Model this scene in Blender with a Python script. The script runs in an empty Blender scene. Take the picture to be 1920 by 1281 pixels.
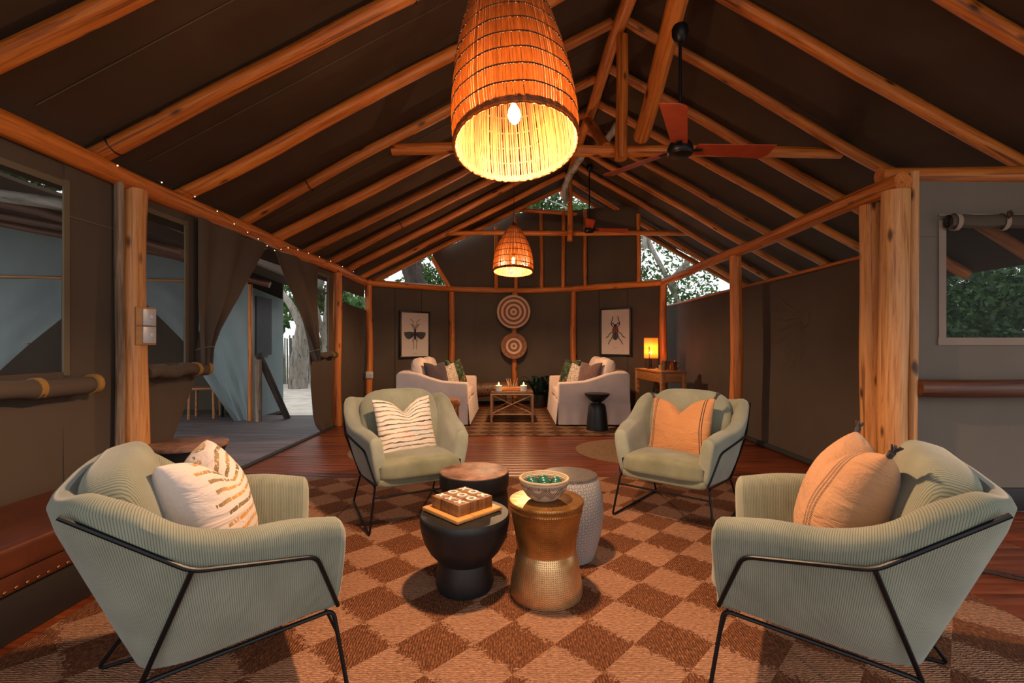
import bpy, bmesh, math, random
from mathutils import Vector, Matrix, Euler
import numpy as np
random.seed(7)
rng = np.random.default_rng(7)
PI = math.pi
SC = bpy.context.scene
COL = SC.collection

# ------------------------------------------------------------------ camera
FPX, EYE = 880.0, 1.15
cam_d = bpy.data.cameras.new('camera')
cam_d.sensor_width = 36.0
cam_d.lens = FPX / 1920.0 * 36.0
cam_d.shift_y = (648 - 640.5) / 1920.0
cam_d.clip_start = 0.05
cam_d.clip_end = 300
cam = bpy.data.objects.new('camera', cam_d)
COL.objects.link(cam)
cam.location = (0, 0, EYE)
cam.rotation_euler = (PI / 2, 0, 0)
SC.camera = cam

# ------------------------------------------------------------------ world, exposure
world = bpy.data.worlds.new('world')
SC.world = world
world.use_nodes = True
wn = world.node_tree
for n in list(wn.nodes):
    wn.nodes.remove(n)
wo = wn.nodes.new('ShaderNodeOutputWorld')
wb = wn.nodes.new('ShaderNodeBackground')
wb.inputs['Color'].default_value = (0.94, 0.97, 0.99, 1)
wb.inputs['Strength'].default_value = 1.15
wn.links.new(wb.outputs[0], wo.inputs[0])
SC.view_settings.view_transform = 'Standard'
SC.view_settings.look = 'None'
SC.view_settings.gamma = 1.0
SC.view_settings.use_curve_mapping = False
SC.view_settings.exposure = 0.47
SC.cycles.use_denoising = True
SC.cycles.max_bounces = 8
SC.cycles.diffuse_bounces = 4
SC.cycles.transparent_max_bounces = 16


# ------------------------------------------------------------------ helpers
def ground(px, py, z=0.0):
    Y = FPX * (EYE - z) / (py - 648)
    return Vector(((px - 960) * Y / FPX, Y, z))


def at(px, py, Y):
    return Vector(((px - 960) * Y / FPX, Y, EYE - (py - 648) * Y / FPX))


class MB:
    def __init__(s):
        s.v, s.f, s.uv = [], [], None

    def add(s, vs, fs, M=None):
        b = len(s.v)
        for p in vs:
            p = Vector(p)
            s.v.append(tuple(M @ p) if M is not None else tuple(p))
        s.f += [tuple(i + b for i in f) for f in fs]
        return s

    def box(s, lo, hi, M=None):
        (a, b, c), (d, e, g) = lo, hi
        vs = [(a, b, c), (d, b, c), (d, e, c), (a, e, c), (a, b, g), (d, b, g), (d, e, g), (a, e, g)]
        fs = [(0, 3, 2, 1), (4, 5, 6, 7), (0, 1, 5, 4), (1, 2, 6, 5), (2, 3, 7, 6), (3, 0, 4, 7)]
        return s.add(vs, fs, M)

    def bevbox(s, lo, hi, b=0.005, M=None):
        lo, hi = Vector(lo), Vector(hi)
        c, h = (lo + hi) / 2, (hi - lo) / 2
        b = min(b, min(h) * 0.9)
        bm = bmesh.new()
        bmesh.ops.create_cube(bm, size=2)
        for v in bm.verts:
            v.co = Vector((v.co.x * h.x, v.co.y * h.y, v.co.z * h.z)) + c
        bmesh.ops.bevel(bm, geom=list(bm.edges), offset=b, segments=2, affect='EDGES', profile=0.5)
        return s.from_bm(bm, M)

    def from_bm(s, bm, M=None):
        bm.verts.index_update()
        s.add([v.co.copy() for v in bm.verts], [tuple(v.index for v in f.verts) for f in bm.faces], M)
        bm.free()
        return s

    def lathe(s, prof, n=32, M=None, cap=True):
        vs, fs = [], []
        k = len(prof)
        for i in range(n):
            a = 2 * PI * i / n
            for r, z in prof:
                vs.append((r * math.cos(a), r * math.sin(a), z))
        for i in range(n):
            j = (i + 1) % n
            for q in range(k - 1):
                fs.append((i * k + q, j * k + q, j * k + q + 1, i * k + q + 1))
        if cap:
            if prof[0][0] > 1e-5:
                fs.append(tuple(i * k for i in reversed(range(n))))
            if prof[-1][0] > 1e-5:
                fs.append(tuple(i * k + k - 1 for i in range(n)))
        return s.add(vs, fs, M)

    def tube(s, pts, r, n=8, closed=False, cap=True, M=None):
        pts = [Vector(p) for p in pts]
        m = len(pts)
        rs = r if isinstance(r, (list, tuple)) else [r] * m
        up = None
        vs, fs = [], []
        for i in range(m):
            if closed:
                t = pts[(i + 1) % m] - pts[i - 1]
            else:
                t = pts[min(i + 1, m - 1)] - pts[max(i - 1, 0)]
            t.normalize()
            if up is None:
                up = Vector((0, 0, 1)) if abs(t.z) < 0.9 else Vector((1, 0, 0))
            a = t.cross(up)
            if a.length < 1e-6:
                a = t.orthogonal()
            a.normalize()
            b = a.cross(t).normalized()
            up = b
            for q in range(n):
                w = 2 * PI * q / n
                vs.append(pts[i] + (a * math.cos(w) + b * math.sin(w)) * rs[i])
        for i in range(m if closed else m - 1):
            j = (i + 1) % m
            for q in range(n):
                p = (q + 1) % n
                fs.append((i * n + q, i * n + p, j * n + p, j * n + q))
        if cap and not closed:
            fs.append(tuple(reversed(range(n))))
            fs.append(tuple((m - 1) * n + q for q in range(n)))
        return s.add(vs, fs, M)

    def grid(s, P, M=None, closed_u=False):
        # P[i][j] -> points
        a, b = len(P), len(P[0])
        vs = [p for row in P for p in row]
        fs = []
        for i in range(a if closed_u else a - 1):
            j = (i + 1) % a
            for q in range(b - 1):
                fs.append((i * b + q, j * b + q, j * b + q + 1, i * b + q + 1))
        return s.add(vs, fs, M)

    def sheet(s, P, off):
        # a grid given thickness: off is a vector
        a, b = len(P), len(P[0])
        off = Vector(off)
        s.grid(P)
        base = len(s.v)
        s.grid([[Vector(p) + off for p in reversed(row)] for row in P])
        o = base - a * b

        def A(i, j):
            return o + i * b + j

        def B(i, j):
            return base + i * b + (b - 1 - j)
        for i in range(a - 1):
            s.f.append((A(i + 1, 0), A(i, 0), B(i, 0), B(i + 1, 0)))
            s.f.append((A(i, b - 1), A(i + 1, b - 1), B(i + 1, b - 1), B(i, b - 1)))
        for j in range(b - 1):
            s.f.append((A(0, j), A(0, j + 1), B(0, j + 1), B(0, j)))
            s.f.append((A(a - 1, j + 1), A(a - 1, j), B(a - 1, j), B(a - 1, j + 1)))
        return s

    def poly(s, pts, t=0.001, M=None):
        # flat polygon in XZ with thickness along -Y
        n = len(pts)
        vs = [(x, 0, z) for x, z in pts] + [(x, -t, z) for x, z in pts]
        fs = [tuple(range(n)), tuple(reversed(range(n, 2 * n)))]
        for i in range(n):
            j = (i + 1) % n
            fs.append((i, i + n, j + n, j))
        return s.add(vs, fs, M)

    def superbox(s, h, p=4.0, n=10, M=None, fn=None):
        hx, hy, hz = h
        vs, fs, idx = [], [], {}

        def vert(c):
            key = tuple(round(q, 5) for q in c)
            if key not in idx:
                d = Vector(c)
                w = sum(abs(q) ** p for q in c) ** (1 / p)
                d = Vector((c[0] / w * hx, c[1] / w * hy, c[2] / w * hz))
                if fn:
                    d = Vector(fn(d))
                idx[key] = len(vs)
                vs.append(d)
            return idx[key]
        for ax in range(3):
            for sg in (-1, 1):
                for i in range(n):
                    for j in range(n):
                        q = []
                        for (a, b) in ((i, j), (i + 1, j), (i + 1, j + 1), (i, j + 1)):
                            u, v = math.sin((2 * a / n - 1) * PI / 2), math.sin((2 * b / n - 1) * PI / 2)
                            c = [0, 0, 0]
                            c[ax] = sg
                            c[(ax + 1) % 3] = u
                            c[(ax + 2) % 3] = v
                            q.append(vert(c))
                        fs.append(tuple(q) if sg > 0 else tuple(reversed(q)))
        return s.add(vs, fs, M)

    def mesh(s, name, smooth=True):
        me = bpy.data.meshes.new(name)
        me.from_pydata([tuple(v) for v in s.v], [], s.f)
        me.update()
        if s.uv is not None:
            l = me.uv_layers.new(name='UVMap')
            arr = np.zeros(len(me.loops), dtype=np.int32)
            me.loops.foreach_get('vertex_index', arr)
            l.data.foreach_set('uv', np.asarray(s.uv, dtype=np.float32)[arr].ravel())
        if smooth:
            me.polygons.foreach_set('use_smooth', [True] * len(me.polygons))
            try:
                me.set_sharp_from_angle(angle=math.radians(42))
            except Exception:
                pass
        return me

    def build(s, name, mat, parent=None, loc=None, rot=None, smooth=True):
        return link(name, s.mesh(name, smooth), mat, parent, loc, rot)


def link(name, me, mat, parent=None, loc=None, rot=None):
    o = bpy.data.objects.new(name, me)
    COL.objects.link(o)
    if mat is not None and me is not None and not me.materials:
        me.materials.append(mat)
    if parent is not None:
        o.parent = parent
    if loc is not None:
        o.location = loc
    if rot is not None:
        o.rotation_euler = rot
    return o


def tag(o, label=None, cat=None, group=None, kind=None):
    if label:
        o['label'] = label
    if cat:
        o['category'] = cat
    if group:
        o['group'] = group
    if kind:
        o['kind'] = kind
    return o


def empty(name, loc=(0, 0, 0), rot=(0, 0, 0), label=None, cat=None, group=None, kind=None):
    o = bpy.data.objects.new(name, None)
    COL.objects.link(o)
    o.location = loc
    o.rotation_euler = rot
    o.empty_display_size = 0.1
    return tag(o, label, cat, group, kind)


def crom(pts, n):
    """Catmull-Rom through pts (tuples of any dimension), n samples per span"""
    P = [np.array(p, float) for p in pts]
    P = [2 * P[0] - P[1]] + P + [2 * P[-1] - P[-2]]
    out = []
    for i in range(1, len(P) - 2):
        for k in range(n):
            t = k / n
            a, b, c, d = P[i - 1], P[i], P[i + 1], P[i + 2]
            out.append(0.5 * ((2 * b) + (-a + c) * t + (2 * a - 5 * b + 4 * c - d) * t * t + (-a + 3 * b - 3 * c + d) * t ** 3))
    out.append(P[-2])
    return out


def bent(pts, r=0.03, n=4):
    """a polyline with rounded bends"""
    pts = [Vector(p) for p in pts]
    out = [pts[0]]
    for i in range(1, len(pts) - 1):
        a, b, c = pts[i - 1], pts[i], pts[i + 1]
        d1, d2 = (a - b), (c - b)
        q = min(r, d1.length * 0.45, d2.length * 0.45)
        p1, p2 = b + d1.normalized() * q, b + d2.normalized() * q
        for k in range(n + 1):
            t = k / n
            out.append(p1 * (1 - t) ** 2 + b * 2 * t * (1 - t) + p2 * t * t)
    out.append(pts[-1])
    return out


# ------------------------------------------------------------------ materials
class NT:
    def __init__(s, name):
        s.m = bpy.data.materials.new(name)
        s.m.use_nodes = True
        s.t = s.m.node_tree
        s.b = s.t.nodes['Principled BSDF']
        s.out = s.t.nodes['Material Output']
        s.tc = s.t.nodes.new('ShaderNodeTexCoord')

    def new(s, kind, **kw):
        n = s.t.nodes.new(kind)
        for k, v in kw.items():
            setattr(n, k, v)
        return n

    def put(s, sock, v):
        if isinstance(v, bpy.types.NodeSocket):
            s.t.links.new(v, sock)
        elif v is not None:
            if hasattr(sock.default_value, '__len__') and not isinstance(v, (tuple, list)):
                sock.default_value = [v] * len(sock.default_value)
            elif hasattr(sock.default_value, '__len__') and len(sock.default_value) == 4 and len(v) == 3:
                sock.default_value = (*v, 1)
            else:
                sock.default_value = v

    def math(s, op, a, b=None, c=None):
        n = s.new('ShaderNodeMath', operation=op)
        s.put(n.inputs[0], a)
        if b is not None:
            s.put(n.inputs[1], b)
        if c is not None:
            s.put(n.inputs[2], c)
        return n.outputs[0]

    def xyz(s, v):
        n = s.new('ShaderNodeSeparateXYZ')
        s.put(n.inputs[0], v)
        return n.outputs

    def comb(s, x, y, z):
        n = s.new('ShaderNodeCombineXYZ')
        for i, q in enumerate((x, y, z)):
            s.put(n.inputs[i], q)
        return n.outputs[0]

    def map(s, v, scale=(1, 1, 1), loc=(0, 0, 0), rot=(0, 0, 0)):
        n = s.new('ShaderNodeMapping')
        s.put(n.inputs['Vector'], v)
        s.put(n.inputs['Scale'], scale)
        s.put(n.inputs['Location'], loc)
        n.inputs['Rotation'].default_value = rot
        return n.outputs[0]

    def noise(s, v, scale=5, detail=4, rough=0.55, dist=0.0, col=False):
        n = s.new('ShaderNodeTexNoise')
        s.put(n.inputs['Vector'], v)
        n.inputs['Scale'].default_value = scale
        n.inputs['Detail'].default_value = detail
        n.inputs['Roughness'].default_value = rough
        n.inputs['Distortion'].default_value = dist
        return n.outputs['Color' if col else 'Fac']

    def voro(s, v, scale=5, feature='F1', rand=1.0, out='Distance'):
        n = s.new('ShaderNodeTexVoronoi', feature=feature)
        s.put(n.inputs['Vector'], v)
        n.inputs['Scale'].default_value = scale
        n.inputs['Randomness'].default_value = rand
        return n.outputs[out]

    def ramp(s, f, stops, interp='LINEAR'):
        n = s.new('ShaderNodeValToRGB')
        s.put(n.inputs[0], f)
        e = n.color_ramp
        e.interpolation = interp
        while len(e.elements) < len(stops):
            e.elements.new(0.5)
        for q, (p, c) in zip(e.elements, stops):
            q.position = p
            q.color = (*c, 1) if len(c) == 3 else c
        return n.outputs[0]

    def mix(s, f, a, b, mode='MIX'):
        n = s.new('ShaderNodeMix', data_type='RGBA', blend_type=mode)
        s.put(n.inputs[0], f)
        s.put(n.inputs[6], a)
        s.put(n.inputs[7], b)
        return n.outputs[2]

    def bump(s, h, strength=0.3, dist=0.01, nrm=None):
        n = s.new('ShaderNodeBump')
        n.inputs['Strength'].default_value = strength
        n.inputs['Distance'].default_value = dist
        s.put(n.inputs['Height'], h)
        if nrm is not None:
            s.put(n.inputs['Normal'], nrm)
        return n.outputs[0]

    def done(s, color=None, rough=0.7, nrm=None, metal=0.0, spec=0.5, sheen=0.0, trans=None, alpha=None, emit=None, es=0.0, coat=0.0):
        b = s.b
        if color is not None:
            s.put(b.inputs['Base Color'], color)
        s.put(b.inputs['Roughness'], rough)
        s.put(b.inputs['Metallic'], metal)
        s.put(b.inputs['Specular IOR Level'], spec)
        s.put(b.inputs['Sheen Weight'], sheen)
        s.put(b.inputs['Coat Weight'], coat)
        b.inputs['Coat Roughness'].default_value = 0.15
        if nrm is not None:
            s.put(b.inputs['Normal'], nrm)
        if alpha is not None:
            s.put(b.inputs['Alpha'], alpha)
        if emit is not None:
            s.put(b.inputs['Emission Color'], emit)
            s.put(b.inputs['Emission Strength'], es)
        if trans is not None:
            t = s.new('ShaderNodeBsdfTranslucent')
            s.put(t.inputs[0], trans[1])
            mx = s.new('ShaderNodeMixShader')
            mx.inputs[0].default_value = trans[0]
            s.t.links.new(b.outputs[0], mx.inputs[1])
            s.t.links.new(t.outputs[0], mx.inputs[2])
            s.t.links.new(mx.outputs[0], s.out.inputs[0])
        return s.m


MAT = {}


def simple(name, color, rough=0.6, metal=0.0, var=0.12, scale=18, bump=0.15, spec=0.5, sheen=0.0, coat=0.0):
    n = NT(name)
    c = n.tc.outputs['Object']
    f = n.noise(c, scale, 4)
    d = tuple(q * (1 - var) for q in color)
    l = tuple(min(1, q * (1 + var)) for q in color)
    MAT[name] = n.done(n.ramp(f, [(0.34, d), (0.66, l)]), rough, n.bump(n.noise(c, scale * 6, 3), bump, 0.003), metal, spec, sheen, coat=coat)
    return MAT[name]


def wood(name, dark, mid, light, rough=0.5, scale=1.0, knots=True, axis='z', coat=0.0, grain=55, bumpv=0.5):
    n = NT(name)
    oi = n.new('ShaderNodeObjectInfo')
    off = n.math('MULTIPLY', oi.outputs['Random'], 37.0)
    p = n.tc.outputs['Object']
    s = {'z': (grain, grain, 2.2), 'x': (2.2, grain, grain), 'y': (grain, 2.2, grain)}[axis]
    s = tuple(q * scale for q in s)
    v = n.map(p, s)
    va = n.new('ShaderNodeVectorMath', operation='ADD')
    n.put(va.inputs[0], v)
    n.put(va.inputs[1], n.comb(off, off, off))
    v = va.outputs[0]
    g = n.noise(v, 1.0, 6, 0.65, 0.6)
    g2 = n.noise(n.map(v, (0.22, 0.22, 0.5)), 1.0, 3, 0.5)
    f = n.math('ADD', n.math('MULTIPLY', g, 0.75), n.math('MULTIPLY', g2, 0.35))
    col = n.ramp(f, [(0.38, dark), (0.52, mid), (0.68, light)])
    tone = n.math('MULTIPLY_ADD', oi.outputs['Random'], 0.35, 0.80)
    hs = n.new('ShaderNodeHueSaturation')
    n.put(hs.inputs['Value'], tone)
    n.put(hs.inputs['Color'], col)
    col = hs.outputs[0]
    h = g
    if knots:
        ks = {'z': (9, 9, 3.2), 'x': (3.2, 9, 9), 'y': (9, 3.2, 9)}[axis]
        kv = n.new('ShaderNodeVectorMath', operation='ADD')
        n.put(kv.inputs[0], n.map(p, ks))
        n.put(kv.inputs[1], n.comb(off, 0.0, off))
        k = n.voro(kv.outputs[0], 1.0)
        km = n.ramp(k, [(0.08, (1, 1, 1)), (0.19, (0, 0, 0))])
        col = n.mix(km, col, tuple(q * 0.30 for q in dark))
    cr = n.ramp(n.noise(n.map(v, (0.55, 0.55, 0.30) if axis == 'z' else (0.5, 0.5, 0.5)), 1.0, 2, 0.4), [(0.30, (0.22, 0.18, 0.15)), (0.345, (1, 1, 1))])
    col = n.mix(0.7, col, cr, 'MULTIPLY')
    MAT[name] = n.done(col, rough, n.bump(h, bumpv, 0.004), coat=coat)
    return MAT[name]


wood('pine', (0.24, 0.055, 0.008), (0.55, 0.145, 0.018), (0.70, 0.235, 0.040), 0.48)
wood('pine_pale', (0.27, 0.085, 0.020), (0.57, 0.245, 0.075), (0.70, 0.345, 0.125), 0.5)
wood('dark_rail', (0.06, 0.018, 0.008), (0.115, 0.034, 0.014), (0.16, 0.055, 0.022), 0.45, knots=False)
wood('bark', (0.07, 0.04, 0.025), (0.19, 0.125, 0.08), (0.36, 0.26, 0.18), 0.85, grain=50, bumpv=1.0)
wood('grey_bark', (0.12, 0.10, 0.085), (0.30, 0.27, 0.23), (0.46, 0.42, 0.37), 0.9, grain=12, bumpv=1.0)
wood('trunk_bark', (0.014, 0.009, 0.007), (0.04, 0.026, 0.02), (0.075, 0.052, 0.042), 0.9, grain=10, bumpv=1.0)
wood('floor_wood', (0.06, 0.013, 0.005), (0.19, 0.038, 0.009), (0.28, 0.066, 0.016), 0.36, axis='x', knots=False, grain=30, coat=0.08, bumpv=0.08)
wood('deck_wood', (0.07, 0.05, 0.05), (0.13, 0.095, 0.095), (0.19, 0.15, 0.145), 0.6, axis='x', knots=False, grain=30)
wood('table_wood', (0.22, 0.075, 0.02), (0.38, 0.145, 0.045), (0.48, 0.21, 0.07), 0.35, axis='x', knots=False)
wood('game_wood', (0.12, 0.045, 0.014), (0.26, 0.105, 0.032), (0.36, 0.16, 0.055), 0.4, axis='z', knots=False, grain=60)
wood('tray_wood', (0.40, 0.15, 0.035), (0.55, 0.23, 0.06), (0.62, 0.29, 0.09), 0.38, axis='x', knots=False)
simple('stool_top_wood', (0.24, 0.125, 0.085), 0.5, var=0.55, scale=11, bump=0.3)
wood('carved_wood', (0.22, 0.07, 0.018), (0.42, 0.15, 0.04), (0.50, 0.21, 0.07), 0.4, axis='z', knots=False)
wood('brown_wood', (0.05, 0.02, 0.01), (0.12, 0.055, 0.025), (0.18, 0.09, 0.04), 0.5, axis='x')
wood('bamboo', (0.26, 0.12, 0.05), (0.42, 0.22, 0.10), (0.52, 0.30, 0.15), 0.4, axis='z', knots=False)
wood('black_wood', (0.004, 0.004, 0.005), (0.007, 0.007, 0.008), (0.016, 0.016, 0.018), 0.5, axis='z', grain=10, knots=False, bumpv=0.5)


def canvas(name, c1, c2, bump=0.25):
    n = NT(name)
    p = n.tc.outputs['Object']
    f = n.noise(p, 1.3, 3)
    weave = n.noise(p, 420, 1)
    fold = n.noise(n.map(p, (1.5, 1.5, 0.7)), 1.6, 2)
    col = n.ramp(f, [(0.3, c1), (0.7, c2)])
    h = n.math('ADD', n.math('MULTIPLY', fold, 6.0), n.math('MULTIPLY', weave, 0.15))
    MAT[name] = n.done(col, 0.85, n.bump(h, bump, 0.01), spec=0.25)


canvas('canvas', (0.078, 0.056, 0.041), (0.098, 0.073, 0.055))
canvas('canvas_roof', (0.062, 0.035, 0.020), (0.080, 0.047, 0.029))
canvas('canvas_daylit', (0.165, 0.132, 0.105), (0.195, 0.158, 0.128))  # wall canvas lightened for the bay: front daylight painted into its colour
canvas('canvas_blue', (0.19, 0.235, 0.245), (0.24, 0.29, 0.295), 0.5)
canvas('canvas_trim', (0.28, 0.20, 0.16), (0.34, 0.25, 0.20))
canvas('canvas_edge', (0.12, 0.095, 0.06), (0.16, 0.125, 0.08))
simple('strap', (0.30, 0.16, 0.035), 0.8)
simple('black_metal', (0.012, 0.012, 0.014), 0.4, 0.6, bump=0.05)
simple('matt_black', (0.014, 0.014, 0.015), 0.45, 0.2, bump=0.05)
simple('white_plastic', (0.62, 0.60, 0.57), 0.4, var=0.03, bump=0.02)
simple('switch_metal', (0.55, 0.53, 0.52), 0.35, 0.3, var=0.03, bump=0.02)
simple('sofa_linen', (0.70, 0.54, 0.45), 0.85, var=0.06, scale=5, bump=0.35, sheen=0.3)
simple('leather', (0.085, 0.021, 0.009), 0.38, var=0.25, scale=6, bump=0.3)
simple('bench_base', (0.012, 0.009, 0.008), 0.6)
simple('brass', (0.45, 0.26, 0.09), 0.3, 1.0)
simple('candle_glass', (0.62, 0.58, 0.52), 0.35, var=0.03)
simple('frame_black', (0.008, 0.007, 0.006), 0.4)
simple('print_paper', (0.56, 0.47, 0.40), 0.7, var=0.02)
simple('ink_black', (0.012, 0.011, 0.012), 0.7)
simple('ink_red', (0.30, 0.055, 0.02), 0.7)
simple('ink_grey', (0.05, 0.048, 0.055), 0.7)
simple('ink_green', (0.035, 0.045, 0.022), 0.7)
simple('ink_pale', (0.36, 0.29, 0.23), 0.7)
simple('fan_blade', (0.34, 0.045, 0.012), 0.45, var=0.1, bump=0.05)
simple('green_egg', (0.012, 0.115, 0.085), 0.25, var=0.35, scale=30)
simple('letter_white', (0.66, 0.62, 0.56), 0.5, var=0.06)
simple('sand', (0.55, 0.49, 0.42), 0.95, var=0.2, scale=2.5, bump=0.6)
simple('fence_stick', (0.16, 0.165, 0.13), 0.9, var=0.35, scale=8)
simple('tassel', (0.05, 0.04, 0.045), 0.9)
simple('rope', (0.45, 0.33, 0.20), 0.9)
simple('mat_jute', (0.22, 0.125, 0.062), 0.9, var=0.2, scale=40, bump=0.6)
simple('cable', (0.008, 0.008, 0.009), 0.5)
simple('bag_cloth', (0.022, 0.020, 0.020), 0.8)
simple('copper', (0.40, 0.19, 0.10), 0.18, 1.0, var=0.1)
simple('box_cream', (0.42, 0.34, 0.24), 0.6)
simple('purple_cloth', (0.042, 0.026, 0.034), 0.9, sheen=0.3)
simple('mauve_cloth', (0.115, 0.058, 0.052), 0.9, sheen=0.3)
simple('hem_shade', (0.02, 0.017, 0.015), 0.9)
simple('cord_brown', (0.045, 0.022, 0.012), 0.9)


def leafmat(name, a, b, c):
    n = NT(name)
    oi = n.new('ShaderNodeObjectInfo')
    g = n.new('ShaderNodeNewGeometry')
    col = n.ramp(g.outputs['Random Per Island'], [(0.0, a), (0.6, b), (1.0, c)])
    MAT[name] = n.done(col, 0.55, trans=(0.35, col))


leafmat('leaf_green', (0.035, 0.085, 0.022), (0.085, 0.17, 0.045), (0.17, 0.27, 0.085))
leafmat('leaf_dark', (0.016, 0.045, 0.018), (0.036, 0.095, 0.034), (0.085, 0.18, 0.06))
leafmat('leaf_teal', (0.010, 0.030, 0.022), (0.018, 0.048, 0.034), (0.032, 0.075, 0.05))


def glow(name, color, s):
    n = NT(name)
    MAT[name] = n.done((0.9, 0.8, 0.6), 0.5, emit=color, es=s)


glow('bulb_glow', (1.0, 0.50, 0.17), 40)
glow('flame_glow', (1.0, 0.42, 0.10), 8)
glow('fairy_glow', (1.0, 0.62, 0.30), 2.2)


def reed():
    n = NT('reed')
    g = n.new('ShaderNodeNewGeometry')
    p = n.tc.outputs['Object']
    r = g.outputs['Random Per Island']
    col = n.ramp(r, [(0.0, (0.13, 0.048, 0.014)), (0.4, (0.30, 0.125, 0.040)), (1.0, (0.46, 0.22, 0.08))])
    col = n.mix(0.6, col, n.ramp(n.noise(n.map(p, (60, 60, 7)), 1.0, 4), [(0.35, (0.35, 0.3, 0.25)), (0.65, (1, 1, 1))]), 'MULTIPLY')
    dk = n.mix(1.0, col, (0.62, 0.46, 0.30), 'MULTIPLY')
    MAT['reed'] = n.done(dk, 0.6, trans=(0.36, n.mix(0.4, col, (0.80, 0.42, 0.14))))


reed()
n = NT('lamp_slat')
MAT['lamp_slat'] = n.done((0.55, 0.32, 0.12), 0.6, trans=(0.6, (0.85, 0.50, 0.18)))


def net_pane():
    n = NT('window_net')
    MAT['window_net'] = n.done((0.03, 0.03, 0.03), 0.8, alpha=0.22)


net_pane()


def corduroy():
    n = NT('corduroy')
    uv = n.xyz(n.tc.outputs['UV'])
    p = n.tc.outputs['Object']
    ph = n.math('MULTIPLY', uv[0], PI / 0.0056)
    s = n.math('ABSOLUTE', n.math('SINE', ph))
    s = n.math('POWER', s, 0.55)
    f = n.noise(p, 6, 4)
    base = n.ramp(f, [(0.3, (0.235, 0.250, 0.185)), (0.7, (0.325, 0.340, 0.262))])
    col = n.mix(s, n.mix(1.0, base, (0.30, 0.30, 0.28), 'MULTIPLY'), base)
    MAT['corduroy'] = n.done(col, 0.9, n.bump(s, 0.5, 0.0015), spec=0.2, sheen=0.35)
    n = NT('velvet')
    p = n.tc.outputs['Object']
    col = n.ramp(n.noise(p, 7, 5), [(0.3, (0.175, 0.178, 0.105)), (0.7, (0.265, 0.262, 0.168))])
    MAT['velvet'] = n.done(col, 0.9, n.bump(n.noise(n.map(p, (220, 20, 20)), 1.0, 2), 0.3, 0.002), spec=0.2, sheen=0.35)


corduroy()


def rugmat(name, x0, y0, D, rot, light, dark, strand=0.0105):
    n = NT(name)
    p = n.map(n.tc.outputs['Object'], (1, 1, 1), (0, 0, 0), (0, 0, rot))
    x, y, z = n.xyz(p)
    wob = n.math('MULTIPLY_ADD', n.noise(p, 60, 3, 0.7), 0.34, -0.17)
    u = n.math('ADD', n.math('DIVIDE', n.math('SUBTRACT', x, x0), D), wob)
    v = n.math('ADD', n.math('DIVIDE', n.math('SUBTRACT', y, y0), D), wob)
    a = n.math('FLOOR', n.math('ADD', u, v))
    b = n.math('FLOOR', n.math('SUBTRACT', u, v))
    chk = n.math('ABSOLUTE', n.math('MODULO', n.math('ADD', a, b), 2.0))       # 0 = light, 1 = dark
    chk = n.math('GREATER_THAN', chk, 0.5)
    nl = n.noise(n.map(p, (50, 160, 1)), 1.0, 3, 0.65)
    nd = n.noise(n.map(p, (160, 50, 1)), 1.0, 3, 0.65)
    # braided strands: light squares run across, dark squares run away
    wl = n.math('MULTIPLY_ADD', n.noise(n.map(p, (55, 40, 1)), 1.0, 2), 9.0, n.math('MULTIPLY', y, 2 * PI / strand))
    wd = n.math('MULTIPLY_ADD', n.noise(n.map(p, (40, 55, 1)), 1.0, 2), 9.0, n.math('MULTIPLY', x, 2 * PI / strand))
    hl = n.math('MULTIPLY_ADD', n.math('SINE', wl), 0.5, 0.5)
    hd = n.math('MULTIPLY_ADD', n.math('SINE', wd), 0.5, 0.5)
    mx = n.new('ShaderNodeMix', data_type='FLOAT')
    n.put(mx.inputs[0], chk); n.put(mx.inputs[2], hl); n.put(mx.inputs[3], hd)
    h = mx.outputs[0]
    mn = n.new('ShaderNodeMix', data_type='FLOAT')
    n.put(mn.inputs[0], chk); n.put(mn.inputs[2], nl); n.put(mn.inputs[3], nd)
    nn = mn.outputs[0]
    cl = n.ramp(nn, [(0.30, tuple(q * 0.42 for q in light)), (0.55, light), (0.75, tuple(min(1, q * 1.3) for q in light))])
    cd = n.ramp(nn, [(0.30, tuple(q * 0.35 for q in dark)), (0.52, dark), (0.72, tuple(q * 2.3 for q in dark))])
    col = n.mix(chk, cl, cd)
    col = n.mix(n.math('MULTIPLY_ADD', h, 0.6, 0.4), n.mix(1.0, col, (0.42, 0.36, 0.32), 'MULTIPLY'), col)
    col = n.mix(0.4, col, n.ramp(n.noise(p, 2.2, 3), [(0.35, (0.7, 0.66, 0.62)), (0.65, (1, 1, 1))]), 'MULTIPLY')
    MAT[name] = n.done(col, 0.92, n.bump(n.math('ADD', h, n.math('MULTIPLY', nn, 0.7)), 0.9, 0.007), spec=0.2)


rugmat('rug_diamond', 0.0382, 1.939, 0.308, 0.0, (0.67, 0.34, 0.195), (0.29, 0.108, 0.046))
rugmat('rug_small_diamond', 0.0, 6.0, 0.295, 0.0, (0.40, 0.225, 0.125), (0.16, 0.07, 0.033))


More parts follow.
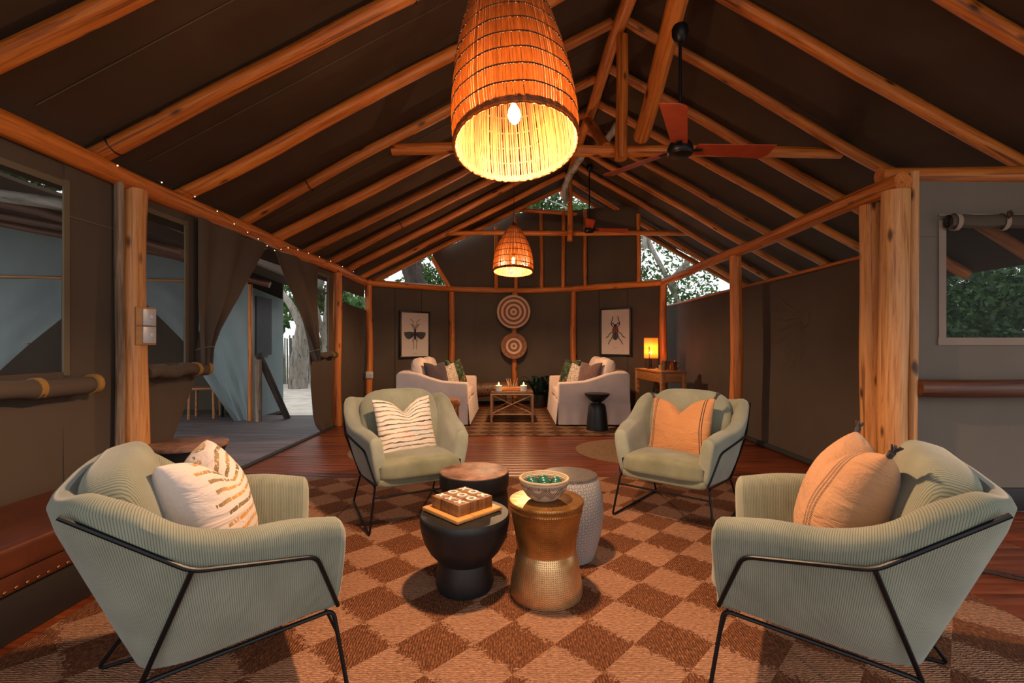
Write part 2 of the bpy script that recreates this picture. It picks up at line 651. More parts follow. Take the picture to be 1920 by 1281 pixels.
def pillowmats():
    n = NT('pillow_gold_stripe')
    uv = n.xyz(n.tc.outputs['UV'])
    p = n.tc.outputs['Object']
    wob = n.math('MULTIPLY_ADD', n.noise(n.map(p, (7, 7, 7)), 1.0, 3), 0.10, -0.05)
    v = n.math('ADD', uv[1], wob)
    ph = n.math('FRACT', n.math('MULTIPLY', v, 11.0))
    band = n.math('LESS_THAN', ph, 0.36)
    e1 = n.math('GREATER_THAN', n.math('ADD', n.math('SUBTRACT', 1.0, uv[0]), n.math('MULTIPLY', n.math('SINE', n.math('MULTIPLY', n.math('FLOOR', n.math('MULTIPLY', v, 11.0)), 2.3)), 0.04)), 0.15)
    band = n.math('MULTIPLY', band, e1)
    band = n.math('MULTIPLY', band, n.math('GREATER_THAN', n.noise(n.map(p, (120, 120, 40)), 1.0, 2), 0.40))
    c = n.ramp(n.noise(n.map(p, (5, 5, 16)), 1.0, 1), [(0.36, (0.16, 0.105, 0.04)), (0.5, (0.36, 0.23, 0.085)), (0.62, (0.55, 0.26, 0.045))])
    col = n.mix(band, (0.66, 0.56, 0.52), c)
    MAT['pillow_gold_stripe'] = n.done(col, 0.9, n.bump(n.noise(n.map(p, (5, 5, 11)), 1.0, 4, 0.6, 0.8), 0.6, 0.03), sheen=0.2)
    n = NT('pillow_thin_stripe')
    uv = n.xyz(n.tc.outputs['UV'])
    p = n.tc.outputs['Object']
    wob = n.math('MULTIPLY_ADD', n.noise(n.map(p, (9, 9, 12)), 1.0, 3), 0.07, -0.035)
    v = n.math('MULTIPLY', n.math('ADD', uv[1], wob), 13.0)
    ph = n.math('FRACT', v)
    wid = n.math('MULTIPLY_ADD', n.noise(n.map(p, (14, 14, 30)), 1.0, 2), 0.55, -0.02)
    band = n.math('LESS_THAN', ph, wid)
    c = n.ramp(n.noise(n.map(p, (4.5, 4.5, 25)), 1.0, 1), [(0.34, (0.03, 0.028, 0.03)), (0.45, (0.17, 0.145, 0.09)), (0.55, (0.33, 0.24, 0.10)), (0.64, (0.45, 0.19, 0.05)), (0.72, (0.14, 0.22, 0.24))])
    col = n.mix(band, (0.68, 0.60, 0.54), c)
    MAT['pillow_thin_stripe'] = n.done(col, 0.9, n.bump(n.noise(n.map(p, (5, 5, 11)), 1.0, 4, 0.6, 0.8), 0.6, 0.03), sheen=0.2)
    for nm, base, lines in (('pillow_rust', (0.55, 0.245, 0.095), (0.87, 0.90, 0.06, 0.03)), ('pillow_peach', (0.54, 0.275, 0.135), (0.60, 0.66, 0.0, 0.0))):
        n = NT(nm)
        uv = n.xyz(n.tc.outputs['UV'])
        p = n.tc.outputs['Object']
        col = n.ramp(n.noise(p, 5, 4), [(0.3, tuple(q * 0.86 for q in base)), (0.7, base)])
        msk = None
        if nm == 'pillow_rust':
            cs, wdt = (0.085, 0.115, 0.885, 0.915), 0.006
        else:
            cs, wdt = (0.16, 0.195, 0.23), 0.011
        for q in cs:
            d = n.math('LESS_THAN', n.math('ABSOLUTE', n.math('SUBTRACT', uv[0], q)), wdt)
            if nm == 'pillow_peach':
                d = n.math('MULTIPLY', d, n.math('GREATER_THAN', n.math('SINE', n.math('MULTIPLY_ADD', uv[1], 260.0, n.math('MULTIPLY', uv[0], 500.0))), -0.2))
            msk = d if msk is None else n.math('MAXIMUM', msk, d)
        col = n.mix(msk, col, (0.035, 0.022, 0.018))
        MAT[nm] = n.done(col, 0.9, n.bump(n.math('ADD', n.noise(n.map(p, (5, 5, 12)), 1.0, 4, 0.6, 0.8), n.math('MULTIPLY', n.noise(p, 300, 1), 0.06)), 0.7, 0.03), sheen=0.2)
    n = NT('pillow_leopard')
    p = n.tc.outputs['Object']
    d = n.voro(p, 55)
    col = n.ramp(d, [(0.30, (0.03, 0.025, 0.02)), (0.42, (0.50, 0.42, 0.34))])
    MAT['pillow_leopard'] = n.done(col, 0.9)
    n = NT('pillow_tropical')
    p = n.tc.outputs['Object']
    col = n.ramp(n.noise(n.map(p, (9, 9, 6)), 1.0, 3, 0.5, 1.5), [(0.36, (0.010, 0.022, 0.012)), (0.46, (0.035, 0.075, 0.03)), (0.53, (0.075, 0.055, 0.025)), (0.58, (0.33, 0.20, 0.10)), (0.64, (0.03, 0.05, 0.025))], 'CONSTANT')
    MAT['pillow_tropical'] = n.done(col, 0.85)


pillowmats()


def hammered():
    n = NT('hammered_gold')
    p = n.tc.outputs['Object']
    x, y, z = n.xyz(p)
    ang = n.math('ARCTAN2', y, x)
    q = n.comb(n.math('MULTIPLY', ang, 0.155), 0.0, z)
    d = n.voro(n.map(q, (1.0, 1.0, 1.15)), 98, rand=0.18)
    tar = n.noise(p, 9, 4)
    upper = n.ramp(n.math('ADD', z, n.math('MULTIPLY', n.math('SUBTRACT', tar, 0.5), 0.10)), [(0.20, (0, 0, 0)), (0.25, (1, 1, 1))])
    gold = n.ramp(tar, [(0.3, (0.62, 0.34, 0.13)), (0.7, (0.80, 0.50, 0.24))])
    brz = n.ramp(tar, [(0.3, (0.24, 0.10, 0.026)), (0.7, (0.58, 0.29, 0.08))])
    col = n.mix(upper, gold, brz)
    dot = n.ramp(d, [(0.14, (1, 1, 1)), (0.30, (0, 0, 0))])
    col = n.mix(dot, col, n.mix(1.0, col, (0.52, 0.42, 0.34), 'MULTIPLY'))
    MAT['hammered_gold'] = n.done(col, 0.34, n.bump(n.math('MULTIPLY', dot, -1.0), 0.45, 0.003), metal=0.8)


hammered()


def lattice():
    n = NT('lattice_pattern')
    p = n.tc.outputs['Object']
    x, y, z = n.xyz(p)
    ang = n.math('ARCTAN2', y, x)
    u = n.math('MULTIPLY', ang, 0.17 * 1.0)
    a = n.math('MULTIPLY', n.math('ADD', u, z), 1 / 0.031)
    b = n.math('MULTIPLY', n.math('SUBTRACT', u, z), 1 / 0.031)
    fa = n.math('ABSOLUTE', n.math('SUBTRACT', n.math('FRACT', a), 0.5))
    fb = n.math('ABSOLUTE', n.math('SUBTRACT', n.math('FRACT', b), 0.5))
    mx = n.math('MAXIMUM', fa, fb)
    st = n.math('SINE', n.math('MULTIPLY_ADD', mx, 2 * PI * 4.0, 0.4))
    gap = n.math('GREATER_THAN', n.math('ABSOLUTE', n.math('SUBTRACT', fa, fb)), 0.07)
    blk = n.math('MULTIPLY', n.math('GREATER_THAN', st, -0.2), gap)
    col = n.mix(blk, (0.47, 0.42, 0.38), (0.03, 0.03, 0.035))
    MAT['lattice_pattern'] = n.done(col, 0.45, n.bump(blk, 0.3, 0.002))
    n = NT('lattice_top')
    p = n.tc.outputs['Object']
    c = n.voro(p, 80, rand=0.4)
    MAT['lattice_top'] = n.done(n.ramp(c, [(0.3, (0.03, 0.028, 0.028)), (0.5, (0.10, 0.085, 0.078))]), 0.45)


lattice()


def basketmats():
    n = NT('basket_rings')
    p = n.tc.outputs['Object']
    x, y, z = n.xyz(p)
    r = n.math('SQRT', n.math('ADD', n.math('MULTIPLY', x, x), n.math('MULTIPLY', z, z)))
    ang = n.math('ARCTAN2', x, z)
    f = n.math('FRACT', n.math('MULTIPLY_ADD', r, 11.5, 0.22))
    f = n.math('ADD', f, n.math('MULTIPLY', n.math('SUBTRACT', n.noise(p, 60, 2), 0.5), 0.1))
    band = n.math('GREATER_THAN', f, 0.52)
    col = n.mix(band, (0.26, 0.085, 0.035), (0.62, 0.44, 0.33))
    rel = n.math('SINE', n.math('MULTIPLY', r, 420.0))
    MAT['basket_rings'] = n.done(col, 0.85, n.bump(rel, 0.4, 0.003))
    n = NT('basket_brown')
    p = n.tc.outputs['Object']
    col = n.ramp(n.voro(p, 60), [(0.25, (0.10, 0.038, 0.018)), (0.5, (0.30, 0.14, 0.07))])
    MAT['basket_brown'] = n.done(col, 0.85)
    n = NT('bowl_weave')
    p = n.tc.outputs['Object']
    x, y, z = n.xyz(p)
    ang = n.math('ARCTAN2', y, x)
    k = n.math('MULTIPLY', ang, 9.0)
    zz = n.math('MULTIPLY', n.math('SINE', k), 0.010)
    q = n.math('ADD', z, zz)
    band = n.math('LESS_THAN', n.math('ABSOLUTE', n.math('SUBTRACT', q, 0.047)), 0.017)
    st = n.math('GREATER_THAN', n.math('SINE', n.math('ADD', n.math('MULTIPLY', ang, 70.0), n.math('MULTIPLY', z, 600.0))), 0.0)
    band2 = n.math('LESS_THAN', n.math('ABSOLUTE', n.math('SUBTRACT', z, 0.074)), 0.008)
    st2 = n.math('GREATER_THAN', n.math('SINE', n.math('MULTIPLY', ang, 110.0)), 0.0)
    m1 = n.math('MAXIMUM', n.math('MULTIPLY', band, st), n.math('MULTIPLY', band2, st2))
    col = n.mix(m1, (0.60, 0.44, 0.30), (0.06, 0.035, 0.025))
    MAT['bowl_weave'] = n.done(col, 0.85, n.bump(n.math('SINE', n.math('MULTIPLY', z, 900.0)), 0.4, 0.003))


basketmats()


# ------------------------------------------------------------------ round timber
def log_mesh(L, r0, r1=None, n=14, seg=None, wob=0.06, bend=0.0, seed=0):
    r1 = r0 if r1 is None else r1
    rr = random.Random(seed)
    seg = seg or max(6, int(L / 0.16))
    ph = [rr.uniform(0, 6.28) for _ in range(6)]
    P = []
    for i in range(seg + 1):
        t = i / seg
        z = L * t
        cx = bend * math.sin(PI * t) * math.cos(ph[0]) + 0.12 * r0 * math.sin(z * 3.1 + ph[1])
        cy = bend * math.sin(PI * t) * math.sin(ph[0]) + 0.12 * r0 * math.sin(z * 2.7 + ph[2])
        base = r0 + (r1 - r0) * t
        row = []
        for k in range(n):
            a = 2 * PI * k / n
            q = base * (1 + wob * (0.5 * math.sin(2 * a + ph[3] + z * 0.8) + 0.5 * math.sin(3 * a + ph[4] - z * 1.7) + 0.5 * math.sin(z * 6 + ph[5] + a)))
            row.append((cx + q * math.cos(a), cy + q * math.sin(a), z))
        P.append(row)
    m = MB()
    for row in P:
        m.v += row
    for i in range(seg):
        for k in range(n):
            q = (k + 1) % n
            m.f.append((i * n + k, i * n + q, (i + 1) * n + q, (i + 1) * n + k))
    m.f.append(tuple(reversed(range(n))))
    m.f.append(tuple(seg * n + k for k in range(n)))
    return m


_seed = [0]


def log(name, a, b, r0, r1=None, mat='pine', parent=None, wob=0.06, bend=0.0, n=14):
    a, b = Vector(a), Vector(b)
    _seed[0] += 1
    d = b - a
    o = log_mesh(d.length, r0, r1, n=n, wob=wob, bend=bend, seed=_seed[0]).build(name, MAT[mat], parent)
    o.location = a
    o.rotation_euler = d.to_track_quat('Z', 'Y').to_euler()
    return o


# ================================================================== THE SETTING
WX = -2.516          # line of the long canvas wall
PLZ = 2.239          # height of the eave poles


def zleft(X):
    return 4.2 - 0.534 * (1.0 - X)


def zright(X):
    return 4.2 - 0.575 * (X - 1.0)


# floor: boards run across the tent
floor = MB().box((-2.60, -1.6, -0.10), (2.92, 9.45, -0.034)).build('floor', MAT['hem_shade'], smooth=False)
tag(floor, 'polished red-brown board floor of the tent', None, None, 'structure')
bw = 0.098
pm = MB().bevbox((-2.74, -bw / 2 + 0.0006, -0.034), (2.74, bw / 2 - 0.0006, 0.0), 0.0014).mesh('plank')
pm.materials.append(MAT['floor_wood'])
y = -1.5
while y < 9.4:
    link('plank', pm, None, floor, (0.16, y, 0))
    y += bw
bayf = MB().box((2.90, -1.6, -0.10), (5.0, 3.28, -0.034)).build('floor', MAT['hem_shade'], smooth=False)
tag(bayf, 'red-brown board floor of the side bay', None, None, 'structure')
pm = MB().bevbox((-1.05, -bw / 2 + 0.0006, -0.034), (1.05, bw / 2 - 0.0006, 0.0), 0.0014).mesh('plank')
pm.materials.append(MAT['floor_wood'])
y = -1.5
while y < 3.25:
    link('plank', pm, None, bayf, (3.96, y, 0))
    y += bw

# ceiling: two canvas slopes with the round rafters as their pieces
def slope(name, xs, zf, ya, yb, label):
    P = []
    for i in range(13):
        X = xs[0] + (xs[1] - xs[0]) * i / 12
        row = []
        for j in range(41):
            w = j / 40
            Y = ya + (yb(X) - ya) * w
            sag = 0.018 * math.sin(Y * 8.5) * math.sin(PI * i / 12)
            row.append((X, Y, zf(X) + 0.075 - sag * 0.5))
        P.append(row)
    m = MB().sheet(P, (0, 0, 0.02))
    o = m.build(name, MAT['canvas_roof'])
    return tag(o, label, None, None, 'structure')


ceil_l = slope('ceiling', (-2.95, 1.0), zleft, -1.6, lambda X: 8.75 + 0.18 * (X + 2.5), 'dark canvas roof slope above the doorway wall')
ceil_r = slope('ceiling', (1.0, 5.05), zright, -1.6, lambda X: 9.4 - 0.16 * (X - 1), 'dark canvas roof slope above the window bay')
for y0, y1 in ((-0.3, -0.2), (0.55, 0.6), (1.32, 1.42), (2.08, 2.29), (2.86, 2.94), (3.61, 3.63), (4.41, 4.38), (5.05, 5.3), (5.8, 6.1), (6.5, 6.73), (7.22, 7.4), (7.9, 8.25), (8.5, 9.05)):
    log('rafter', (-2.72, y0, zleft(-2.72)), (0.93, y1, zleft(0.93)), 0.054 + random.uniform(-.005, .006), 0.046, 'pine', ceil_l, wob=0.09, bend=0.012)
for y0, y1 in ((-0.2, -0.3), (0.6, 0.5), (1.35, 1.3), (2.08, 2.1), (2.84, 2.88), (3.6, 3.57), (4.35, 4.37), (5.1, 5.1), (5.84, 5.7), (6.58, 6.5), (7.2, 7.2), (7.84, 8.0), (8.55, 8.75), (9.05, 8.95)):
    log('rafter', (4.95, y1, zright(4.95)), (1.07, y0, zright(1.07)), 0.052 + random.uniform(-.005, .006), 0.045, 'pine', ceil_r, wob=0.09, bend=0.012)
# dark tie cords round two rafters
for X, y0, y1 in ((-2.43, 2.86, 2.94), (-0.62, 2.86, 2.94), (-1.55, 6.5, 6.73), (-1.9, 4.41, 4.38)):
    w = (X + 2.72) / 3.65
    c = Vector((X, y0 + (y1 - y0) * w, zleft(X)))
    ax = Vector((0.882, 0.02, 0.471)).normalized()
    u = ax.orthogonal().normalized()
    v = ax.cross(u)
    MB().tube([c + (u * math.cos(k * PI / 8) + v * math.sin(k * PI / 8)) * 0.059 for k in range(16)], 0.005, 5, closed=True).build('tie_cord', MAT['cable'], ceil_l)
# stitched seam lines of the roof canvas
for Y in (2.45, 3.2, 4.75):
    MB().box((-2.95, Y - 0.003, 0.0), (0.95, Y + 0.003, 0.002)).build('seam', MAT['canvas_edge'], ceil_l, (1.0 - 1.0 * 1.0, 0, 0)).matrix_local = \
        Matrix.Translation((1.0, 0, 4.2 + 0.064)) @ Matrix.Rotation(-math.atan(0.534), 4, 'Y') @ Matrix.Translation((-1.0, 0, 0))


def timber(name, a, b, r0, r1, label, cat, mat='pine', group=None, wob=0.05, bend=0.0):
    return tag(log(name, a, b, r0, r1, mat, None, wob, bend, 18), label, cat, group)


# ridge, trusses
timber('ridge_pole', (1.0, -1.5, 4.13), (1.0, 9.3, 4.13), 0.065, 0.06, 'round ridge pole where the two roof slopes meet', 'beam')
TY, TZ = 4.50, 3.02
timber('tie_beam', (-1.15, TY, TZ + 0.02), (3.15, TY, TZ - 0.02), 0.055, 0.05, 'horizontal tie beam behind the large basket pendant', 'beam')
timber('king_post', (1.03, TY - 0.085, TZ - 0.12), (1.03, TY - 0.085, 4.06), 0.058, 0.055, 'short upright roof post beside the nearer ceiling fan', 'post')
timber('roof_brace', (1.17, TY - 0.22, TZ + 0.02), (1.10, 2.30, 3.93), 0.072, 0.075, 'thick slanting roof brace that carries the nearer ceiling fan', 'beam', bend=0.01)
timber('roof_brace', (0.93, TY + 0.09, TZ + 0.05), (0.98, 6.0, 4.02), 0.055, 0.055, 'slanting roof brace behind the short upright roof post', 'beam')
TY2, TZ2 = 8.22, 3.12
timber('tie_beam', (-1.24, TY2, TZ2), (3.20, TY2, TZ2 + 0.0), 0.045, 0.042, 'horizontal tie beam above the small basket pendant', 'beam')
timber('king_post', (1.0, TY2 - 0.09, TZ2 - 0.16), (1.0, TY2 - 0.09, 4.07), 0.05, 0.045, 'upright roof post beside the farther ceiling fan', 'post')
# crooked branch under the ridge
bp = crom([(1.38, 5.9, 3.98), (1.18, 6.2, 3.80), (1.02, 6.6, 3.86), (0.93, 7.0, 3.80), (0.86, 7.2, 3.72), (0.83, 7.3, 3.55), (0.85, 7.32, 3.38)], 5)
o = MB().tube([tuple(p) for p in bp], [0.05 + 0.008 * math.sin(i * 1.7) for i in range(len(bp))], 10).build('crooked_branch', MAT['grey_bark'])
tag(o, 'grey crooked branch hanging under the ridge pole', 'branch')

# eave poles and posts
timber('eave_pole', (WX, -1.5, PLZ), (WX, 8.10, PLZ), 0.066, 0.062, 'long eave pole over the doorway wall', 'beam', wob=0.06)
timber('eave_pole', (2.60, 3.12, PLZ), (2.60, 8.02, PLZ), 0.062, 0.058, 'inner eave pole from the thick double post to the back wall', 'beam', wob=0.06)
timber('eave_pole', (2.585, 3.30, 2.352), (5.0, 3.22, 2.33), 0.054, 0.056, 'cross pole above the window bay wall', 'beam')
timber('post', (WX + 0.005, 3.115, 0), (WX + 0.005, 3.115, PLZ - 0.055), 0.078, 0.074, 'stout pine post carrying the socket plate', 'post', 'pine_pale')
o = timber('bark_slab', (WX + 0.02, 2.985, 0), (WX + 0.02, 2.985, PLZ - 0.055), 0.028, 0.028, 'bark-covered pole against the stout pine post', 'pole', 'bark', wob=0.12)
timber('post', (WX, 6.74, 0), (WX, 6.74, PLZ - 0.05), 0.068, 0.064, 'round pine post at the far side of the doorway', 'post')
CORN = [(-2.46, 8.07), (-1.168, 9.1), (0.05, 9.27), (1.19, 9.1), (2.59, 8.02)]
pl = ['corner pine post with the white socket box', 'pine post behind the sofa with purple cushion', 'pine post carrying the two round baskets', 'pine post behind the sofa with mauve cushion', 'corner pine post behind the glowing table lamp']
for (x, y_), l in zip(CORN, pl):
    timber('post', (x, y_, 0), (x, y_, PLZ - 0.05), 0.062 if abs(x) > 0.5 else 0.055, 0.058, l, 'post')
bl = ['back wall beam above the grasshopper print', 'back wall beam above and beside the round baskets', 'back wall beam beside the farther fan', 'back wall beam above the beetle print']
for i, l in enumerate(bl):
    a, b = Vector((*CORN[i], PLZ)), Vector((*CORN[i + 1], PLZ))
    d = (b - a).normalized() * 0.03
    timber('wall_beam', a - d, b + d, 0.058, 0.055, l, 'beam')
timber('post', (2.60, 5.45, 0), (2.60, 5.45, PLZ - 0.05), 0.068, 0.062, 'single pine post in front of the low canvas wall', 'post')
timber('post', (2.665, 3.46, 0), (2.64, 3.46, PLZ - 0.05), 0.074, 0.068, 'slimmer post of the thick double post', 'post', 'pine_pale')
timber('post', (2.560, 3.16, 0), (2.578, 3.16, PLZ - 0.05), 0.086, 0.080, 'thicker post of the double post, cracked lengthwise', 'post', 'pine_pale', wob=0.035)
timber('batten', (2.675, 3.14, 0), (2.69, 3.14, 2.31), 0.028, 0.028, 'thin upright pole at the edge of the window bay wall', 'pole', 'pine_pale')
timber('rail', (2.70, 3.13, 0.868), (5.0, 3.13, 0.868), 0.060, 0.060, 'dark stained round rail across the window bay wall', 'rail', 'dark_rail', wob=0.02)

# gable infill: studs and canvas above the back wall beam
def beam_y(X):
    for (x0, y0), (x1, y1) in zip(CORN[:-1], CORN[1:]):
        if x0 <= X <= x1:
            return y0 + (y1 - y0) * (X - x0) / (x1 - x0)
    return CORN[0][1] if X < CORN[0][0] else CORN[-1][1]


studs = []
for px, ptop in ((930, 402), (967, 392), (1015, 392), (1056, 394), (1097, 394), (1197, 390)):
    X = (px - 960) * 9.1 / FPX
    for _ in range(4):
        X = (px - 960) * beam_y(X) / FPX
    studs.append((X, EYE + (648 - ptop) * beam_y(X) / FPX))
wall_gable = empty('wall_gable', (0, 0, 0), kind='structure')
tag(wall_gable, 'canvas gable above the back wall with round studs')
for X, zt in studs:
    zt = min(zt, (zleft(X) if X < 1 else zright(X)) - 0.02)
    log('stud', (X, beam_y(X) - 0.02, PLZ + 0.03), (X, beam_y(X) - 0.02, zt), 0.040, 0.036, 'pine', wall_gable)
log('strut', (-1.20, 8.98, PLZ + 0.04), (-1.50, 8.78, 2.80), 0.042, 0.038, 'pine', wall_gable)
log('collar', (0.03, 9.16, 3.80), (2.3, 9.05, 3.72 - 0.28), 0.04, 0.036, 'pine', wall_gable) if False else log('collar', (-0.02, 9.16, 3.81), (1.95, 9.10, 3.77 - 0.13), 0.042, 0.036, 'pine', wall_gable)
P = []
xr = studs[-1][0]
for i in range(25):
    X = -1.50 + (xr + 1.50) * i / 24
    Yb = beam_y(X) + 0.045
    top = min(3.78 if X > -0.05 else 9, (zleft(X) if X < 1 else zright(X)) + 0.07)
    if X > 1.2:
        top = min(top, 3.78 - 0.1 * (X - 1.2))
    if X < -1.2:
        lo = PLZ + (-1.2 - X) / 0.30 * 0.5
    else:
        lo = PLZ
    P.append([(X, Yb - 0.0, lo + (top - lo) * j / 8) for j in range(9)])
MB().sheet(P, (0, 0.012, 0)).build('gable_canvas', MAT['canvas'], wall_gable)

# back wall canvases between the posts
wall_back = empty('wall_back', kind='structure')
tag(wall_back, 'faceted dark canvas back wall between pine posts')
for i in range(4):
    a, b = Vector((*CORN[i], 0)), Vector((*CORN[i + 1], 0))
    nrm = Vector(((b - a).y, -(b - a).x, 0)).normalized() * -1
    if nrm.y < 0:
        nrm = -nrm
    P = []
    for k in range(17):
        q = a.lerp(b, k / 16) + nrm * (0.05 + 0.006 * math.sin(k * 1.3))
        P.append([(q.x, q.y, 0.0 + (PLZ + 0.03) * j / 12) for j in range(13)])
    MB().sheet(P, nrm * 0.012).build('canvas_panel', MAT['canvas'], wall_back)
    q0, q1 = a + nrm * 0.035, b + nrm * 0.035
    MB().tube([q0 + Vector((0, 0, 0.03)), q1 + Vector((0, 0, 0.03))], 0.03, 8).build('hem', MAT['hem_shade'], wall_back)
    for w in ((0.30, 0.62) if i in (0, 3) else ()):
        s = a.lerp(b, w) + nrm * 0.038
        MB().box((-0.002, -0.002, 0.1), (0.002, 0.002, PLZ - 0.03)).build('seam', MAT['hem_shade'], wall_back, s, (0, 0, math.atan2((b - a).y, (b - a).x)))

# low canvas wall outside the inner posts
wall_right = empty('wall_right', kind='structure')
tag(wall_right, 'low canvas wall behind the single pine post, open above')
P = []
for i in range(41):
    Y = 3.32 + (9.5 - 3.32) * i / 40
    X = 2.885 - 0.035 * (Y - 3.4) / 4.6
    P.append([(X + 0.012 * math.sin(Y * 2.3 + j * 0.35), Y, 1.872 * j / 10) for j in range(11)])
MB().sheet(P, (0.012, 0, 0)).build('canvas_panel', MAT['canvas'], wall_right)
log('top_rail', (2.875, 3.3, 1.875), (2.84, 9.4, 1.875), 0.017, 0.017, 'pine', wall_right)
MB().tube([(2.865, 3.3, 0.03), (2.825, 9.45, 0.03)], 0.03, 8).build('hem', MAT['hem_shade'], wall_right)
# painted fan of pale lines on the canvas
pt = Vector((2.858, 4.62, 1.44))
for k in range(9):
    a = math.radians(150 + k * 14)
    l = 0.52 + 0.05 * math.sin(k * 2.1)
    pts = []
    for j in range(9):
        w = 0.18 + 0.82 * j / 8
        aa = a + 0.10 * math.sin(w * 3)
        Yp = pt.y - math.cos(aa) * l * w
        pts.append((2.885 - 0.035 * (Yp - 3.4) / 4.6 - 0.014, Yp, pt.z - math.sin(aa) * l * w * -1 * -1 if False else pt.z + math.sin(aa) * l * w))
    MB().tube(pts, 0.0026, 4).build('painted_line', MAT['canvas_edge'], wall_right)
c = [(2.868, pt.y + 0.07 * math.cos(k * PI / 10), pt.z - 0.02 + 0.085 * math.sin(k * PI / 10)) for k in range(20)]
MB().tube(c, 0.003, 4, closed=True).build('painted_line', MAT['canvas_edge'], wall_right)

# window bay wall, facing the camera
BY = 3.27
bay = empty('wall_bay', kind='structure')
tag(bay, 'daylit canvas bay wall with a netted window')
W0, W1, Z0, Z1 = 3.015, 4.30, 1.205, 2.02
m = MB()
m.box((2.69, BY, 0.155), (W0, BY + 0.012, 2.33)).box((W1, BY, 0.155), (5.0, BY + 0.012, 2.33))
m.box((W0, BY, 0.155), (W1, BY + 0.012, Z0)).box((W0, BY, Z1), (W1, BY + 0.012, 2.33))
m.build('canvas_panel', MAT['canvas_daylit'], bay, smooth=False)
MB().box((2.69, BY - 0.003, 1.905), (W0 - 0.05, BY, 1.910)).build('seam', MAT['canvas_edge'], bay)
MB().box((3.72, BY - 0.003, 2.05), (3.726, BY, 2.30)).build('seam', MAT['canvas_edge'], bay)
bb = tag(MB().bevbox((2.69, BY - 0.02, 0.0), (5.0, BY + 0.02, 0.16), 0.004).build('baseboard_bay', MAT['bench_base']), 'dark board along the foot of the bay wall', None, None, 'structure')
win = empty('window_1', kind='structure')
tag(win, 'netted window in the bay wall under a rolled flap')
MB().box((W0 - 0.05, BY - 0.012, Z0 + 0.0005), (W0, BY - 0.001, Z1)).build('trim', MAT['canvas_trim'], win)
MB().box((W0 - 0.055, BY - 0.012, Z0 - 0.052), (W1 + 0.05, BY - 0.001, Z0)).build('trim', MAT['canvas_trim'], win)
MB().box((W1, BY - 0.012, Z0 + 0.0005), (W1 + 0.05, BY - 0.001, Z1)).build('trim', MAT['canvas_trim'], win)
MB().box((W0 - 0.045, BY - 0.008, Z1 + 0.03), (W1 + 0.05, BY - 0.001, Z1 + 0.045)).build('trim', MAT['canvas_trim'], win)
MB().box((W0, BY + 0.004, Z0), (W1, BY + 0.006, Z1)).build('net_pane', MAT['window_net'], win)
# rolled flap: a spiral in section
sp = []
for k in range(60):
    a = k / 59 * 2 * PI * 2.6
    r = 0.012 + 0.040 * k / 59
    sp.append((r * math.cos(a), r * math.sin(a)))
P = [[(W0 - 0.03 + (W1 + 0.03 - W0) * i / 14, BY - 0.055 + q[0] * 0.8, 1.995 + q[1] * 1.05 + 0.003 * math.sin(i * 2.0)) for q in sp] for i in range(15)]
MB().sheet(P, (0, 0, 0.002)).build('rolled_flap', MAT['canvas'], win)
for X in (W0 + 0.02, 3.36, 3.85):
    P = [[(X - 0.016 + 0.032 * j, BY - 0.055 + 0.0465 * math.cos(k * PI / 12), 1.995 + 0.0585 * math.sin(k * PI / 12)) for j in range(2)] for k in range(25)]
    MB().sheet(P, (0.0, -0.001, 0.002)).build('strap', MAT['canvas_trim'], win)
MB().tube([(3.36 + 0.02 * math.sin(k), BY - 0.105, 2.045 + 0.018 * math.cos(k * 1.6) - 0.002 * k) for k in range(12)], 0.005, 5).build('knot', MAT['cord_brown'], win)

# long canvas wall with windows and the open doorway
wl = empty('wall_left', kind='structure')
tag(wl, 'long dark canvas wall with netted windows')
T0, T1 = WX - 0.035, WX - 0.023


def panel(y0, y1, z0, z1):
    P = [[(T1 + 0.006 * math.sin(3.1 * (y0 + (y1 - y0) * i / 6) + 0.9 * j), y0 + (y1 - y0) * i / 6, z0 + (z1 - z0) * j / 6) for j in range(7)] for i in range(7)]
    MB().sheet(P, (-0.010, 0, 0)).build('canvas_panel', MAT['canvas'], wl)


ZT = 2.26
panel(-1.5, 1.25, 0, ZT)
panel(2.66, 3.06, 0, ZT)
panel(1.25, 2.66, 0, 1.0)
panel(1.25, 2.66, 2.06, ZT)
panel(3.13, 3.645, 2.09, ZT)
panel(3.645, 3.80, 1.0, ZT)
# lower canvas pulled aside at the door
P = []
for j in range(17):
    z = 1.02 * j / 16
    e = np.interp(z, [0, 0.22, 0.43, 0.65, 0.925, 1.02], [3.25, 3.36, 3.49, 3.63, 3.80, 3.82])
    P.append([(T1 + 0.012 * math.sin(i * 0.8 + z * 2), 3.13 + (e - 3.13) * i / 10, z) for i in range(11)])
MB().sheet(P, (-0.008, 0, 0)).build('canvas_panel', MAT['canvas'], wl)
panel(5.93, 6.68, 2.09, ZT)
panel(6.46, 6.68, 1.062, 2.089)
P = []
for j in range(17):
    z = 1.06 * j / 16
    e = np.interp(z, [0, 0.1, 0.25, 0.65, 1.06], [6.25, 6.08, 5.99, 5.90, 5.87])
    P.append([(T1 + 0.014 * math.sin(i * 1.1 + z * 2), e + (6.68 - e) * i / 10, z) for i in range(11)])
MB().sheet(P, (-0.008, 0, 0)).build('canvas_panel', MAT['canvas'], wl)
P = [[(T1 + 0.008 * math.sin(i), 6.78 + 2.0 * i / 10, (1.80 - 0.05 * i / 10) * j / 6) for j in range(7)] for i in range(11)]
MB().sheet(P, (-0.01, 0, 0)).build('canvas_panel', MAT['canvas'], wl)
panel(6.78, 8.05, 1.98, ZT)
panel(3.80, 5.93, 2.155, ZT)
MB().tube([(T1 + 0.02, -1.5, 0.02), (T1 + 0.02, 3.1, 0.02)], 0.025, 8).build('hem', MAT['hem_shade'], wl)
